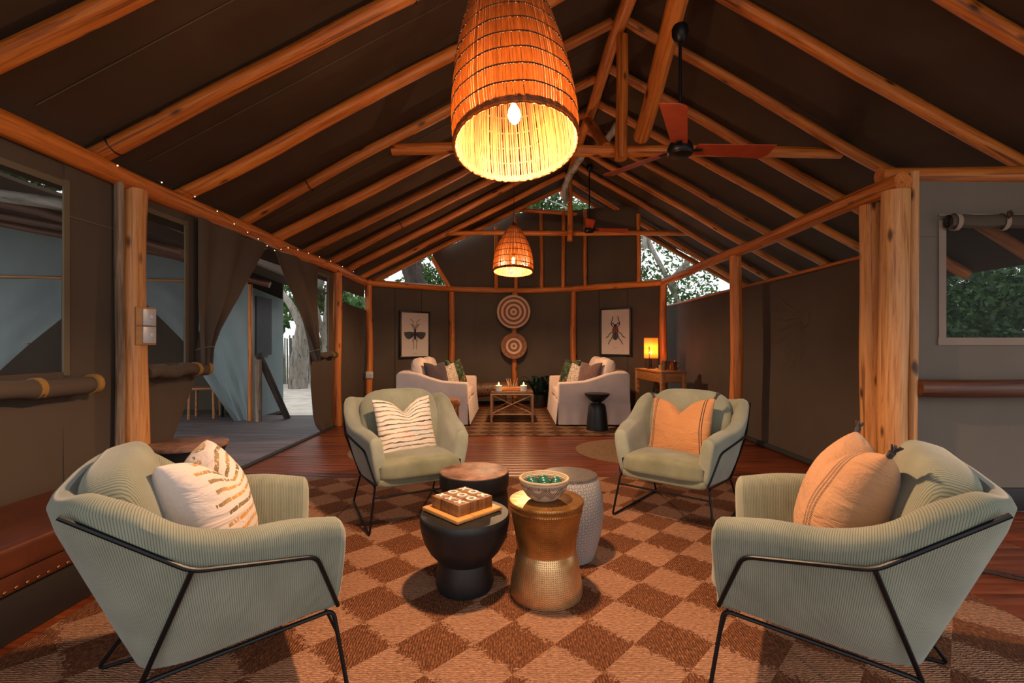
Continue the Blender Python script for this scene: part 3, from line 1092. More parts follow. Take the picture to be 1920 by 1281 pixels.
MB().box((WX - 0.03, 3.1, 0.0), (WX + 0.03, 6.7, 0.012)).build('threshold', MAT['hem_shade'], wl)
MB().box((T1 - 0.001, 2.66, 1.885), (T1 + 0.010, 3.05, 1.892)).build('seam', MAT['canvas_edge'], wl)


def side_window(name, y0, y1, z0, z1, label, roll=None, trimy1=True):
    w = empty(name, kind='structure')
    tag(w, label)
    MB().box((T1 - 0.006, y0, z0), (T1 - 0.004, y1, z1)).build('net_pane', MAT['window_net'], w)
    if trimy1:
        MB().box((T1 + 0.001, y1 - 0.012, z0 - 0.02), (T1 + 0.012, y1 + 0.022, z1 + 0.03)).build('trim', MAT['canvas_edge'], w)
    MB().box((T1 + 0.001, y0, z1 - 0.012), (T1 + 0.010, y1, z1 + 0.022)).build('trim', MAT['canvas_edge'], w)
    if roll:
        a, b, zc, r = roll
        n = 18
        P = []
        for i in range(n + 1):
            yy = a + (b - a) * i / n
            q = r * (1 + 0.10 * math.sin(i * 1.9) + 0.05 * math.sin(i * 3.3))
            if i in (0, n):
                q *= 0.75
            P.append((T1 + 0.03 + r * 0.75, yy, zc + 0.010 * math.sin(i * 0.7)))
        o = MB().tube(P, [r * (1 + 0.09 * math.sin(i * 1.9) + 0.05 * math.sin(i * 3.3)) * (0.8 if i in (0, n) else 1) for i in range(n + 1)], 14)
        o.build('rolled_flap', MAT['canvas'], w)
        for yy in (a + (b - a) * 0.78, b - 0.012):
            MB().tube([(T1 + 0.03 + r * 0.75, yy - 0.018, zc), (T1 + 0.03 + r * 0.75, yy + 0.018, zc)], r * 1.16, 14).build('strap', MAT['strap'], w)
    return w


side_window('window_2', 1.25, 2.66, 1.0, 2.06, 'netted window nearest the leather bench', (1.2, 2.78, 0.925, 0.050))
side_window('window_3', 3.13, 3.645, 1.02, 2.09, 'netted window between the stout post and the doorway', (3.18, 3.80, 0.965, 0.048))
side_window('window_4', 5.93, 6.46, 1.06, 2.09, 'narrow netted window beyond the doorway', (5.95, 6.62, 1.02, 0.035))


# tied-back door curtains
def door_flap(name, fixed, pts_free, z0, z1, label, folds, sgn):
    zs = [p[1] for p in pts_free]
    ys = [p[0] for p in pts_free]
    P = []
    nu, nv = 28, 26
    for j in range(nv + 1):
        z = z0 + (z1 - z0) * j / nv
        e = float(np.interp(z, zs, ys))
        f0 = fixed(z)
        row = []
        wgt = abs(e - f0)
        for i in range(nu + 1):
            s = i / nu
            yy = f0 + (e - f0) * s
            amp = 0.022 + 0.035 * max(0, 1 - wgt / 0.5)
            xx = WX + 0.035 + amp * math.sin(s * folds * PI + 0.6) + 0.05 * math.sin(PI * s) * (1 - abs(2 * (z - z0) / (z1 - z0) - 1))
            row.append((xx, yy, z))
        P.append(row)
    o = MB().sheet(P, (-0.006, 0, 0)).build(name, MAT['canvas'])
    return tag(o, label, 'curtain', 'tied-back door flaps')


fl = door_flap('door_flap', lambda z: 3.70 if z > 1.3 else 3.70 + 0.04 * (1.3 - z), [(3.83, 0.95), (3.85, 1.14), (3.95, 1.276), (4.26, 1.576), (4.55, 1.90), (4.80, 2.20)], 0.95, 2.165, 'dark canvas door flap tied back toward the stout pine post', 5, 1)
fr = door_flap('door_flap', lambda z: 5.96, [(5.93, 0.95), (5.86, 1.05), (5.75, 1.20), (5.335, 1.68), (5.05, 1.95), (4.86, 2.20)], 0.95, 2.165, 'dark canvas door flap tied back toward the far pine post', 4, -1)
for o, yy, z in ((fl, 3.785, 1.12), (fr, 5.905, 1.08)):
    MB().tube([(WX + 0.035 + 0.062 * math.cos(k * PI / 8), yy + 0.068 * math.sin(k * PI / 8), z + 0.02 * math.cos(k * PI / 8)) for k in range(16)], 0.008, 6, closed=True).build('tie_strap', MAT['canvas_edge'], o)


# ================================================================== OUTSIDE
g = MB()
g.grid([[(-60 + 120 * i / 30, -50 + 120 * j / 30, -0.32 + 0.03 * math.sin(i * 1.7) * math.cos(j * 2.1)) for i in range(31)] for j in range(31)])
tag(g.build('ground', MAT['sand']), 'pale sand ground around the tents', None, None, 'structure')

deck = MB().box((-8.6, 2.0, -0.30), (-2.61, 8.0, -0.06)).build('deck', MAT['hem_shade'], smooth=False)
tag(deck, 'weathered plank deck outside the doorway', None, None, 'structure')
pm = MB().bevbox((-2.99, -0.058, -0.026), (2.99, 0.058, 0.0), 0.004).mesh('plank')
pm.materials.append(MAT['deck_wood'])
y = 2.06
while y < 7.98:
    link('plank', pm, None, deck, (-5.6, y, -0.03))
    y += 0.1215

# the neighbouring blue-grey tent
t2 = empty('safari_tent', (0, 0, -0.03), label='blue-grey canvas tent across the deck with tied-open front', cat='tent')
A2, B2 = Vector((-4.15, 7.39, 0)), Vector((-7.35, 6.74, 0))
d2 = B2 - A2
n2 = Vector((d2.y, -d2.x, 0)).normalized()
if n2.y > 0:
    n2 = -n2


def face(s, z, o=0.0):
    p = A2 + d2 * s + n2 * o
    return (p.x, p.y, z)


def ztop(s):
    return float(np.interp(s, [-0.1, 0, 0.262, 1.0, 1.3], [2.05, 2.12, 2.46, 2.90, 3.05]))


def t2flap(edge, side):
    P = []
    zs = [0, 0.05, 0.8, 1.216, 1.86, 2.17]
    for j in range(23):
        z = 2.17 * j / 22
        e = float(np.interp(z, edge[0], edge[1]))
        row = []
        for i in range(15):
            s = side + (e - side) * i / 14
            row.append(face(s, z, 0.035 * math.sin(i * 0.9 + z * 3) * (i / 14) + 0.08 * (i / 14) ** 3 + 0.012 * math.sin(i * 1.9 - z * 5)))
        P.append(row)
    MB().sheet(P, (-0.006, 0.006, 0)).build('front_flap', MAT['canvas_blue'], t2)


t2flap(([0, 0.05, 0.8, 1.216, 1.86, 2.17], [0.05, 0.06, 0.20, 0.262, 0.444, 0.60]), 0.0)
t2flap(([0, 0.75, 1.21, 1.605, 2.17], [1.04, 1.0, 0.873, 0.752, 0.60]), 1.35)
P = [[face(-0.0 + 1.35 * i / 20, 2.15 + (ztop(1.35 * i / 20) - 2.15) * j / 4 if ztop(1.35 * i / 20) > 2.15 else 2.12 + 0.01 * j) for j in range(5)] for i in range(21)]
MB().sheet(P, (0, 0.01, 0)).build('gable_panel', MAT['canvas_blue'], t2)
P = [[(-4.15 - 0.06 * i / 8, 7.39 + 1.25 * i / 8, (2.12 - 0.1 * i / 8) * j / 8) for j in range(9)] for i in range(9)]
MB().sheet(P, (-0.01, 0, 0)).build('side_panel', MAT['canvas_blue'], t2)
MB().box((-4.16, 7.60, 1.02), (-4.135, 8.08, 1.98)).build('side_net', MAT['ink_grey'], t2)
MB().box((-14, 8.62, -.1), (-4.22, 8.66, 3.1)).build('back_panel', MAT['canvas'], t2)
MB().box((-9.5, 6.2, 0), (-9.45, 8.6, 3.1)).build('side_panel', MAT['canvas'], t2)
MB().box((-9.4, 8.0, -.05), (-4.22, 8.6, 0.0)).build('ground_sheet', MAT['canvas'], t2)
log('front_rail', face(-0.0, 2.17, 0.03), face(1.3, 2.17, 0.03), 0.024, 0.024, 'pine_pale', t2)
log('corner_pole', face(-0.012, 0.0, 0.03), face(-0.012, 2.14, 0.03), 0.034, 0.032, 'pine', t2)
P = []
for i in range(15):
    s = -0.16 + 1.55 * i / 14
    q = A2 + d2 * s
    P.append([(q.x + 0.02 * j, q.y - 3.2 + 0.66 * j, ztop(s) + 0.10 + 0.045 * (7 - j)) for j in range(8)])
MB().sheet(P, (0, 0, 0.03)).build('roof_sheet', MAT['canvas_roof'], t2)
for yy in (-2.2, -1.2, -0.3):
    a, b = A2 + d2 * -0.14, A2 + d2 * 1.3
    log('roof_pole', (a.x, a.y + yy, ztop(-0.14) + 0.04 - 0.055 * yy), (A2.x + d2.x * 0.27, A2.y + d2.y * 0.27 + yy, ztop(0.262) + 0.03 - 0.055 * yy), 0.05, 0.05, 'dark_rail', t2)
    log('roof_pole', (A2.x + d2.x * 0.27, A2.y + d2.y * 0.27 + yy, ztop(0.262) + 0.03 - 0.055 * yy), (b.x, b.y + yy, ztop(1.3) + 0.03 - 0.055 * yy), 0.05, 0.05, 'dark_rail', t2)
log('roof_pole', (-3.6, 4.55, 2.42), (-6.6, 4.3, 2.86), 0.06, 0.06, 'grey_bark', t2)
MB().tube([face(0.262, 1.22, 0.10), face(0.24, 1.24, 0.05), face(0.20, 1.25, 0.02)], 0.012, 6).build('tie_strap', MAT['canvas_trim'], t2)
MB().tube([face(0.873, 1.21, 0.10), face(0.91, 1.22, 0.05), face(0.95, 1.23, 0.02)], 0.012, 6).build('tie_strap', MAT['canvas_trim'], t2)

# furniture glimpsed in the neighbouring tent
def stool4(name, loc, w, h, mat, label, cat, legmat, cushion=False):
    t = empty(name, loc, (0, 0, 0.3), label, cat)
    if cushion:
        MB().superbox((w / 2, w / 2, 0.13), 5, 8, Matrix.Translation((0, 0, h - 0.13))).build('seat', MAT[mat], t)
    else:
        MB().bevbox((-w / 2, -w / 2, h - 0.035), (w / 2, w / 2, h), 0.006).build('top', MAT[mat], t)
    for sx in (-1, 1):
        for sy in (-1, 1):
            MB().tube([(sx * w * 0.42, sy * w * 0.42, 0), (sx * w * 0.40, sy * w * 0.40, h - (0.2 if cushion else 0.03))], 0.022, 8).build('leg', MAT[legmat], t)
    return t


stool4('side_table', (-5.05, 7.72, -0.03), 0.42, 0.50, 'table_wood', 'small wooden table glimpsed inside the blue-grey tent', 'table', 'table_wood')
stool4('ottoman', (-4.66, 7.95, -0.03), 0.42, 0.56, 'leather', 'tan ottoman on dark legs inside the blue-grey tent', 'ottoman', 'black_metal', True)

timber('hand_rail_post', (-3.95, 7.30, -0.03), (-3.95, 7.30, 0.93), 0.05, 0.05, 'short upright log post on the deck before the blue-grey tent', 'post', 'bark')
timber('leaning_rail', (-4.02, 7.42, 1.02), (-3.62, 7.58, -0.03), 0.055, 0.05, 'log handrail leaning down from the short deck post', 'rail', 'trunk_bark')


def leaves(n, center, rad, size, seed, shell=0.35, flat=1.0):
    r = np.random.default_rng(seed)
    d = r.normal(size=(n, 3))
    d /= np.linalg.norm(d, axis=1)[:, None]
    q = (shell + (1 - shell) * r.random(n)) ** 0.6
    # clumps
    k = max(6, n // 160)
    cc = r.normal(size=(k, 3))
    cc /= np.linalg.norm(cc, axis=1)[:, None]
    cc *= (0.45 + 0.55 * r.random(k))[:, None]
    pos = cc[r.integers(0, k, n)] + d * q[:, None] * 0.30
    pos = pos * np.array(rad) + np.array(center)
    u = r.normal(size=(n, 3))
    u /= np.linalg.norm(u, axis=1)[:, None]
    w = np.cross(u, r.normal(size=(n, 3)))
    w /= np.linalg.norm(w, axis=1)[:, None]
    s = size * (0.6 + 0.8 * r.random(n))[:, None]
    v = np.stack([pos - u * s, pos + w * s * 0.42, pos + u * s, pos - w * s * 0.42], axis=1).reshape(-1, 3)
    m = MB()
    m.v = [tuple(p) for p in v]
    m.f = [(4 * i, 4 * i + 1, 4 * i + 2, 4 * i + 3) for i in range(n)]
    return m


def tree(name, base, label, trunk, crown, mat='leaf_green', bark='grey_bark', cat='tree', branches=()):
    t = empty(name, base, label=label, cat=cat, group='trees and bushes around the tents')
    b = Vector(base)
    if trunk:
        pts, r0, r1 = trunk
        pp = crom(pts, 5)
        k = len(pp)
        MB().tube([Vector(p) - b for p in pp], [(r0 + (r1 - r0) * i / (k - 1)) * (1 + 0.10 * math.sin(i * 2.3)) for i in range(k)], 12).build('trunk', MAT[bark], t)
    for pts, r0, r1 in branches:
        pp = crom(pts, 5)
        k = len(pp)
        MB().tube([Vector(p) - b for p in pp], [r0 + (r1 - r0) * i / (k - 1) for i in range(k)], 8).build('branch', MAT[bark], t)
    for (n, c, rad, size) in crown:
        _seed[0] += 1
        tag(leaves(n, Vector(c) - b, rad, size, _seed[0]).build('foliage', MAT[mat], t, smooth=False), kind='stuff')
    return t


tree('bush', (8.3, 8.2, -0.3), 'dense dark green bush seen through the bay window', None,
     [(22000, (8.2, 8.0, 1.4), (2.6, 2.4, 2.3), 0.062), (9000, (6.6, 9.4, 1.1), (1.6, 1.4, 1.8), 0.06), (9000, (9.8, 6.0, 1.3), (1.8, 2.2, 2.2), 0.065)], 'leaf_dark', cat='bush')
tree('tree', (9.2, 11.5, -0.3), 'pale leafed tree behind the bush in the bay window', ([(9.2, 11.5, -0.3), (9.1, 11.4, 1.6), (9.4, 11.6, 3.4)], 0.16, 0.09), [(4500, (9.6, 11.4, 3.3), (2.6, 2.0, 2.0), 0.11)], 'leaf_green')
tree('tree', (5.9, 15.0, -0.3), 'leafy tree with a curving pale bough outside the back gable', ([(5.9, 15.0, -0.3), (5.6, 15, 1.8), (5.0, 15, 3.2), (4.2, 14.8, 4.6)], 0.10, 0.07),
     [(4200, (4.6, 15.8, 3.6), (2.3, 1.2, 2.1), 0.08), (4200, (6.9, 15.6, 1.9), (2.4, 1.4, 1.3), 0.085)], 'leaf_green',
     branches=[([(5.2, 15, 2.9), (5.0, 14.6, 3.2), (5.6, 14.2, 3.9), (6.6, 14.0, 4.3), (7.6, 14, 4.3)], 0.11, 0.04), ([(4.2, 14.8, 4.2), (4.0, 14.6, 5.2), (3.4, 14.4, 6.0)], 0.09, 0.03)])
tree('tree', (2.6, 17.0, -0.3), 'tree crown seen through the small peak of the gable', ([(2.6, 17, -0.3), (2.5, 17, 3), (2.3, 17, 5.5)], 0.18, 0.08), [(3600, (2.3, 17, 6.3), (2.3, 1.3, 1.6), 0.11)], 'leaf_green',
     branches=[([(2.3, 16.8, 5.2), (2.0, 16.5, 5.9), (1.2, 16.2, 6.2)], 0.05, 0.02), ([(2.4, 16.8, 5.0), (2.8, 16.5, 5.8), (3.4, 16.2, 6.6)], 0.05, 0.02)])
tree('tree', (-2.45, 11.6, -0.3), 'thick dark trunk leaning behind the gable corner', ([(-2.15, 11.6, -0.3), (-2.25, 11.6, 1.5), (-2.42, 11.6, 2.8), (-2.75, 11.6, 4.2)], 0.30, 0.24), [], 'leaf_green', 'trunk_bark')
tree('tree', (-1.9, 14.2, -0.3), 'bright green bush beyond the dark leaning trunk', ([(-1.9, 14.2, -0.3), (-1.8, 14.2, 2.0)], 0.08, 0.05), [(3800, (-1.7, 14.2, 2.9), (1.6, 1.0, 1.5), 0.085)], 'leaf_green')
tree('tree', (-7.25, 16.0, -0.32), 'pale barked trunk standing in the sand before the stick fence', ([(-7.3, 16.0, -0.32), (-7.2, 16, 1.0), (-7.0, 16, 2.2), (-6.6, 16, 3.6), (-6.5, 16, 5.0)], 0.31, 0.20),
     [(3600, (-7.6, 17, 3.6), (2.6, 1.5, 1.6), 0.12)], 'leaf_green', branches=[([(-7.1, 16, 1.6), (-7.5, 15.8, 2.6), (-8.3, 15.6, 3.6)], 0.16, 0.08)])
tree('tree', (-5.65, 14.0, -0.32), 'grey trunk seen through the narrow netted window', ([(-5.55, 14.0, -0.32), (-5.5, 14, 1.2), (-5.45, 14, 2.2), (-5.3, 14, 3.8)], 0.17, 0.14),
     [(1500, (-6.0, 15, 3.0), (0.9, 1.0, 1.0), 0.10), (700, (-5.6, 15, 1.6), (0.7, 0.7, 0.5), 0.08)], 'leaf_green', branches=[([(-5.5, 14, 1.0), (-5.7, 13.8, 2.0), (-6.0, 13.7, 3.3)], 0.10, 0.06)])
tree('tree', (-11.5, 9.5, -0.3), 'dark leaved tree above the blue-grey tent roof', ([(-11.5, 9.5, -0.3), (-11.4, 9.5, 3.6)], 0.2, 0.1), [(2600, (-11.2, 9.5, 4.9), (1.8, 1.6, 1.3), 0.11)], 'leaf_dark')

# stick fence
fence = empty('stick_fence', (-6.5, 18.0, -0.3), label='grey stick fence beyond the sandy yard', cat='fence')
pm = MB().tube([(0, 0, 0), (0.01, 0, 0.9), (0, 0, 1.8)], 0.03, 6).mesh('stick')
pm.materials.append(MAT['fence_stick'])
for k in range(110):
    o = link('stick', pm, None, fence, (-3.6 + k * 0.068, random.uniform(-.03, .03), random.uniform(-.12, .05)), (random.uniform(-.02, .02), random.uniform(-.02, .02), random.uniform(0, 6)))
# far belt of trees round the camp
far = MB()
_c = 0
belts = []
for k in range(16):
    a = math.radians(-10 + k * 13)
    R = 30
    belts.append((R * math.cos(a), R * math.sin(a)))
far_root = empty('treeline', (0, 0, -0.3), kind='stuff')
tag(far_root, 'distant belt of green trees round the camp')
for k, (x, y_) in enumerate(belts):
    leaves(1500, (x, y_, 1.6), (4.2, 4.2, 2.2 + 0.5 * math.sin(k * 2.2)), 0.34, 900 + k).build('foliage', MAT['leaf_dark' if k % 3 else 'leaf_green'], far_root, smooth=False)


# ================================================================== RUGS
RZ = 0.010


def rug(name, x0, x1, y0, y1, rot, mat, label):
    m = MB()
    n = 40
    m.bevbox((x0, y0, 0.0005), (x1, y1, RZ), 0.004)
    o = m.build(name, MAT[mat])
    o.rotation_euler = (0, 0, rot)
    return tag(o, label, 'rug')


rug('woven_rug', -1.84, 2.155, 0.42, 4.06, math.radians(1.0), 'rug_diamond', 'large woven rug of tan and brown diamonds under the four armchairs')
rug('woven_rug', -1.42, 1.45, 5.95, 8.45, 0.0, 'rug_small_diamond', 'smaller diamond rug between the two pale sofas')
for x, y_, r, l in ((1.30, 5.12, 0.60, 'round brown jute mat behind the armchair with orange pillow'), (-1.18, 5.12, 0.58, 'round brown jute mat behind the armchair with thin striped pillow')):
    o = MB().lathe([(0.0001, 0.0005), (r, 0.0005), (r, 0.006), (r - 0.01, 0.008), (0.0001, 0.008)], 64).build('round_mat', MAT['mat_jute'], None, (x, y_, 0))
    tag(o, l, 'mat')


# ================================================================== ARMCHAIRS
def chair_meshes():
    top = [(.322, .335), (.352, .20), (.382, .05), (.398, -.08), (.396, -.19), (.372, -.285), (.30, -.348), (.16, -.378), (0, -.384)]
    bot = [(.270, .318), (.278, .20), (.282, .08), (.28, -.02), (.272, -.10), (.245, -.16), (.18, -.188), (.09, -.195), (0, -.196)]
    zt = [.580, .606, .618, .660, .735, .772, .764, .752, .748]
    zb = [.288, .280, .270, .258, .248, .243, .240, .240, .240]
    th = [.085, .095, .10, .10, .095, .085, .075, .072, .07]
    half = crom([(*a, *b, c, d, e) for a, b, c, d, e in zip(top, bot, zt, zb, th)], 5)
    full = [np.array(q) for q in half] + [np.array([-q[0], q[1], -q[2], q[3], q[4], q[5], q[6]]) for q in half[-2::-1]]
    N = len(full)
    secs = []
    for i, q in enumerate(full):
        a, b = full[max(i - 1, 0)], full[min(i + 1, N - 1)]
        t = np.array([b[0] - a[0], b[1] - a[1]])
        t /= np.linalg.norm(t)
        nn = np.array([t[1], -t[0]])
        if nn @ (np.array([0, 0.1]) - q[:2]) < 0:
            nn = -nn
        T, B, ztp, zbt, h = q[:2], q[2:4], q[4], q[5], q[6]
        ex = 0.62 + 0.33 * min(1, max(0, (-q[1] - .12) / .16))
        sec = []
        for w in (0, .03, .12, .28, .45, .62, .78, .90):
            xy = B + (T - B) * w ** ex
            if w == 0:
                xy = xy + nn * 0.02
            sec.append((*xy, zbt + (ztp - 0.045 - zbt) * w))
        for k, dz in ((.03, -.030), (.14, -.010), (.34, 0), (.62, .001), (.84, -.012), (.97, -.035)):
            sec.append((*(T + nn * h * k), ztp + dz))
        for w in (.80, .55, .30, .12):
            xy = B + (T - B) * w ** ex + nn * (h * 1.02)
            sec.append((*xy, max(.30, zbt + (ztp - 0.045 - zbt) * w)))
        secs.append(sec)
    # soften the arm fronts

    def shrink(sec, dy, k):
        c = np.mean(np.array(sec), axis=0)
        return [tuple(c + (np.array(p) - c) * k + np.array([0, dy, 0])) for p in sec]
    ends = [(.024, .35), (.023, .62), (.019, .80), (.012, .92), (.005, .98)]
    secs = [shrink(secs[0], *e) for e in ends] + secs + [shrink(secs[-1], *e) for e in ends[::-1]]
    m = MB()
    m.grid(secs)
    k = len(secs[0])
    m.f.append(tuple(range(k)))
    m.f.append(tuple(reversed(range((len(secs) - 1) * k, len(secs) * k))))
    L = 0.0028
    uv = []
    for i, sec in enumerate(secs):
        if 5 < i < len(secs) - 5:
            L += math.dist(secs[i][5][:2], secs[i - 1][5][:2])
        elif i == len(secs) - 5:
            L = (round(L / 0.0056) + 0.5) * 0.0056
        uv += [(L, p[2]) for p in sec]
    nb = len(m.v)
    # underside
    ring = [sec[0] for sec in secs[5:-5]]
    m.v += ring
    uv += [(p[0], p[1]) for p in ring]
    m.f.append(tuple(range(nb, nb + len(ring))))
    m.uv = uv
    out = {'shell': (m.mesh('shell'), 'corduroy')}
    a = MB().superbox((.268, .045, .030), 6, 6, Matrix.Translation((0, .305, .300)))
    a.uv = [(p[0], p[2]) for p in a.v]
    out['seat_rail'] = (a.mesh('seat_rail'), 'velvet')

    def crown(p):
        return (p[0] * (1 - 0.04 * (p[1] < 0)), p[1], p[2] + 0.016 * (1 - (p[0] / .29) ** 2) * (p[2] > 0))
    a = MB().superbox((.284, .275, .066), 5.5, 12, Matrix.Translation((0, .10, .352)) @ Matrix.Rotation(0.05, 4, 'X'), crown)
    a.uv = [(p[0], p[1]) for p in a.v]
    out['seat_cushion'] = (a.mesh('seat_cushion'), 'velvet')

    def bulge(p):
        k = 1 - 0.10 * max(0, (p[2] / .235)) ** 2 * abs(p[0] / .295) ** 2
        return (p[0] * k, p[1] + 0.02 * (1 - (p[0] / .295) ** 2), p[2])
    a = MB().superbox((.285, .084, .225), 3.8, 14, Matrix.Translation((0, -.215, .596)) @ Matrix.Rotation(0.26, 4, 'X'), bulge)
    a.uv = [(p[0], p[2] * 1.0) for p in a.v]
    out['back_cushion'] = (a.mesh('back_cushion'), 'corduroy')
    r = 0.0068
    B1, J, K, Lp, T, Nn, F, R = [(.372, -.318, .739), (.402, -.06, .556), (.335, .257, .49), (.280, .334, .290), (.282, -.172, .238), (.284, .318, .283), (.325, .358, .0068), (.300, -.338, .0068)]
    mir = lambda p: (-p[0], p[1], p[2])
    parts = [('shell', 'shell'), ('seat_rail', 'seat_rail'), ('seat_cushion', 'seat_cushion'), ('back_cushion', 'back_cushion')]
    for s, f in ((1, lambda p: p), (-1, mir)):
        out['rod%d' % s] = (MB().tube(bent([f(Lp), f(K), f(J), f(B1)], .03), r, 8).mesh('frame_rod'), 'black_metal')
        out['brace%d' % s] = (MB().tube([f(J), f(T)], r, 8).mesh('frame_brace'), 'black_metal')
        loop = [f(q) for q in (T, Nn, F, R)]
        # closed loop with rounded bends
        LL = [Vector(q) for q in loop]
        pp = []
        for i in range(4):
            a_, b_, c_ = LL[i - 1], LL[i], LL[(i + 1) % 4]
            p1, p2 = b_ + (a_ - b_).normalized() * .025, b_ + (c_ - b_).normalized() * .025
            for w in (0, .25, .5, .75, 1):
                pp.append(p1 * (1 - w) ** 2 + b_ * 2 * w * (1 - w) + p2 * w * w)
        out['leg%d' % s] = (MB().tube(pp, r, 8, closed=True).mesh('leg_loop'), 'black_metal')
        parts += [('frame_rod', 'rod%d' % s), ('frame_brace', 'brace%d' % s), ('leg_loop', 'leg%d' % s)]
    out['stretcher'] = (MB().tube([(.293, .327, .215), (-.293, .327, .215)], r * .9, 8).mesh('stretcher'), 'black_metal')
    parts.append(('stretcher', 'stretcher'))
    for q in out.values():
        q[0].materials.append(MAT[q[1]])
    return out, parts


CM, CP = chair_meshes()
CH = {}
for key, x, y_, th, l in (('nl', -1.002, 1.58, -56.1, 'sage corduroy armchair holding the white pillow with gold stripes'), ('nr', 1.106, 1.592, 57.9, 'sage corduroy armchair holding the peach pillow with black braid'),
                          ('fl', -.73, 3.264, -152.0, 'sage armchair holding the white pillow with thin multicolour stripes'), ('fr', 1.151, 3.22, 141.3, 'sage armchair holding the plain orange pillow')):
    t = empty('armchair', (x, y_, RZ), (0, 0, math.radians(th)), l, 'armchair', 'sage armchairs round the stools')
    for nm, k in CP:
        link(nm, CM[k][0], None, t)
    CH[key] = Matrix.Translation((x, y_, RZ)) @ Matrix.Rotation(math.radians(th), 4, 'Z')


def pillow(w, h, t, n=26, chop=0.0, pinch=0.07, wr=0.0, seed=0):
    r = random.Random(seed)
    ph = [r.uniform(0, 6) for _ in range(4)]
    m = MB()
    uv = []
    for side in (1, -1):
        P = []
        for i in range(n + 1):
            u = math.sin((2 * i / n - 1) * PI / 2)
            row = []
            for j in range(n + 1):
                v = math.sin((2 * j / n - 1) * PI / 2)
                x = u * w / 2 * (1 - pinch * (1 - v * v) * abs(u))
                z = v * h / 2 * (1 - pinch * (1 - u * u) * abs(v))
                f = max(0, (1 - u * u) * (1 - v * v)) ** 0.42
                y = side * t / 2 * f
                y += side * f * wr * (math.sin(9 * z / h + 3 * u + ph[0]) + 0.6 * math.sin(14 * z / h - 5 * u + ph[1]))
                g = math.exp(-(abs(u) / 0.30) ** 1.35) * max(0, (v + 0.15) / 1.15) ** 1.6
                z -= chop * g
                y += (-0.10 * chop * g) * 2.0
                row.append((x, y, z))
                uv.append(((u + 1) / 2, (v + 1) / 2))
            P.append(row)
        if side < 0:
            b = len(m.v)
            m.grid(P)
        else:
            b = len(m.v)
            m.grid(P)
            m.f = [tuple(reversed(f)) for f in m.f]
    m.uv = uv
    bm = bmesh.new()
    return m


def put_pillow(name, base, local, rot, size, mat, label, chop=0.06, tassel=False, wr=0.004, seed=1, group='scatter pillows', zmin=0.420):
    m = pillow(*size, chop=chop, wr=wr, seed=seed)
    L = Matrix.Translation(local) @ Euler([math.radians(q) for q in rot], 'XYZ').to_matrix().to_4x4()
    Li = L.inverted()
    vv = []
    for v in m.v:
        p = L @ Vector(v)
        if p.z < zmin:                      # the underside settles flat on the seat
            p.z = zmin - 0.15 * (zmin - p.z) * 0.2
        vv.append(tuple(Li @ p))
    m.v = vv
    o = m.build(name, MAT[mat])
    tag(o, label, 'pillow', group)
    o.matrix_world = base @ Matrix.Translation(local) @ Euler([math.radians(q) for q in rot], 'XYZ').to_matrix().to_4x4()
    if tassel:
        w, h, t = size
        for sx in (-1, 1):
            for sz in (1,):
                c = Vector((sx * w / 2, 0, sz * h / 2))
                d = Vector((sx * 0.6, 0, sz)).normalized()
                mm = MB()
                mm.tube([c - d * .006, c + d * .014], [.009, .010], 8)
                for k in range(7):
                    e = d + Vector((math.cos(k * .9), math.sin(k * .9), 0)) * .35
                    mm.tube([c + d * .010, c + e * .040], [.004, .003], 4)
                mm.build('tassel', MAT['tassel'], o)
    return o


put_pillow('pillow', CH['nl'], (0.0, -0.015, 0.592), (20, 0, -18), (.41, .42, .24), 'pillow_gold_stripe', 'white pillow with broken gold stripes on the corduroy armchair', 0.09, seed=3)
put_pillow('pillow', CH['fl'], (0.0, -0.035, 0.572), (17, 0, 14), (.45, .42, .14), 'pillow_thin_stripe', 'white pillow with thin multicolour stripes and a dented top', 0.10, seed=4)
put_pillow('pillow', CH['fr'], (0.01, -0.035, 0.572), (17, 4, -12), (.47, .42, .15), 'pillow_rust', 'plain orange pillow with black corner tassels and a dented top', 0.10, True, seed=5)
put_pillow('pillow', CH['nr'], (0.0, -0.015, 0.610), (20, 0, 6), (.43, .45, .25), 'pillow_peach', 'peach pillow with black braid and dark corner tassels', 0.09, True, seed=6)


# ================================================================== STOOLS BETWEEN THE ARMCHAIRS
t = empty('carved_stool', (-.222, 2.215, RZ), label='black carved wooden stool under the noughts and crosses game', cat='stool')
MB().lathe([(.10, 0), (.128, .006), (.136, .03), (.132, .08), (.127, .123), (.124, .138), (.135, .152), (.165, .185), (.189, .228), (.203, .275), (.210, .318), (.211, .342), (.205, .352), (.10, .355), (.0001, .355)], 48).build('body', MAT['black_wood'], t)
rr = random.Random(5)
for k in range(18):
    a = -PI / 2 + rr.uniform(-.32, .22)
    z = rr.uniform(.19, .285)
    rad = np.interp(z, [.16, .195, .24, .29], [.135, .165, .189, .203])
    MB().bevbox((-.005, -.002, -.006), (.005, .002, .006), .001).build('chip', MAT['matt_black'], t, (rad * math.cos(a), rad * math.sin(a), z), (0, rr.uniform(0, 3), a + PI / 2))
t = empty('drum_stool', (-.222, 2.76, RZ), label='black drum stool with bare brown wooden top', cat='stool')
MB().lathe([(.13, 0), (.155, .02), (.185, .08), (.198, .16), (.200, .24), (.192, .30), (.190, .312), (.200, .318), (.203, .36), (.202, .398), (.198, .400)], 48).build('body', MAT['black_wood'], t)
MB().lathe([(.0001, .396), (.198, .396), (.198, .403), (.194, .406), (.0001, .407)], 48).build('top', MAT['stool_top_wood'], t)
t = empty('metal_stool', (.158, 2.165, RZ), label='hammered gold metal stool under the woven bowl', cat='stool')
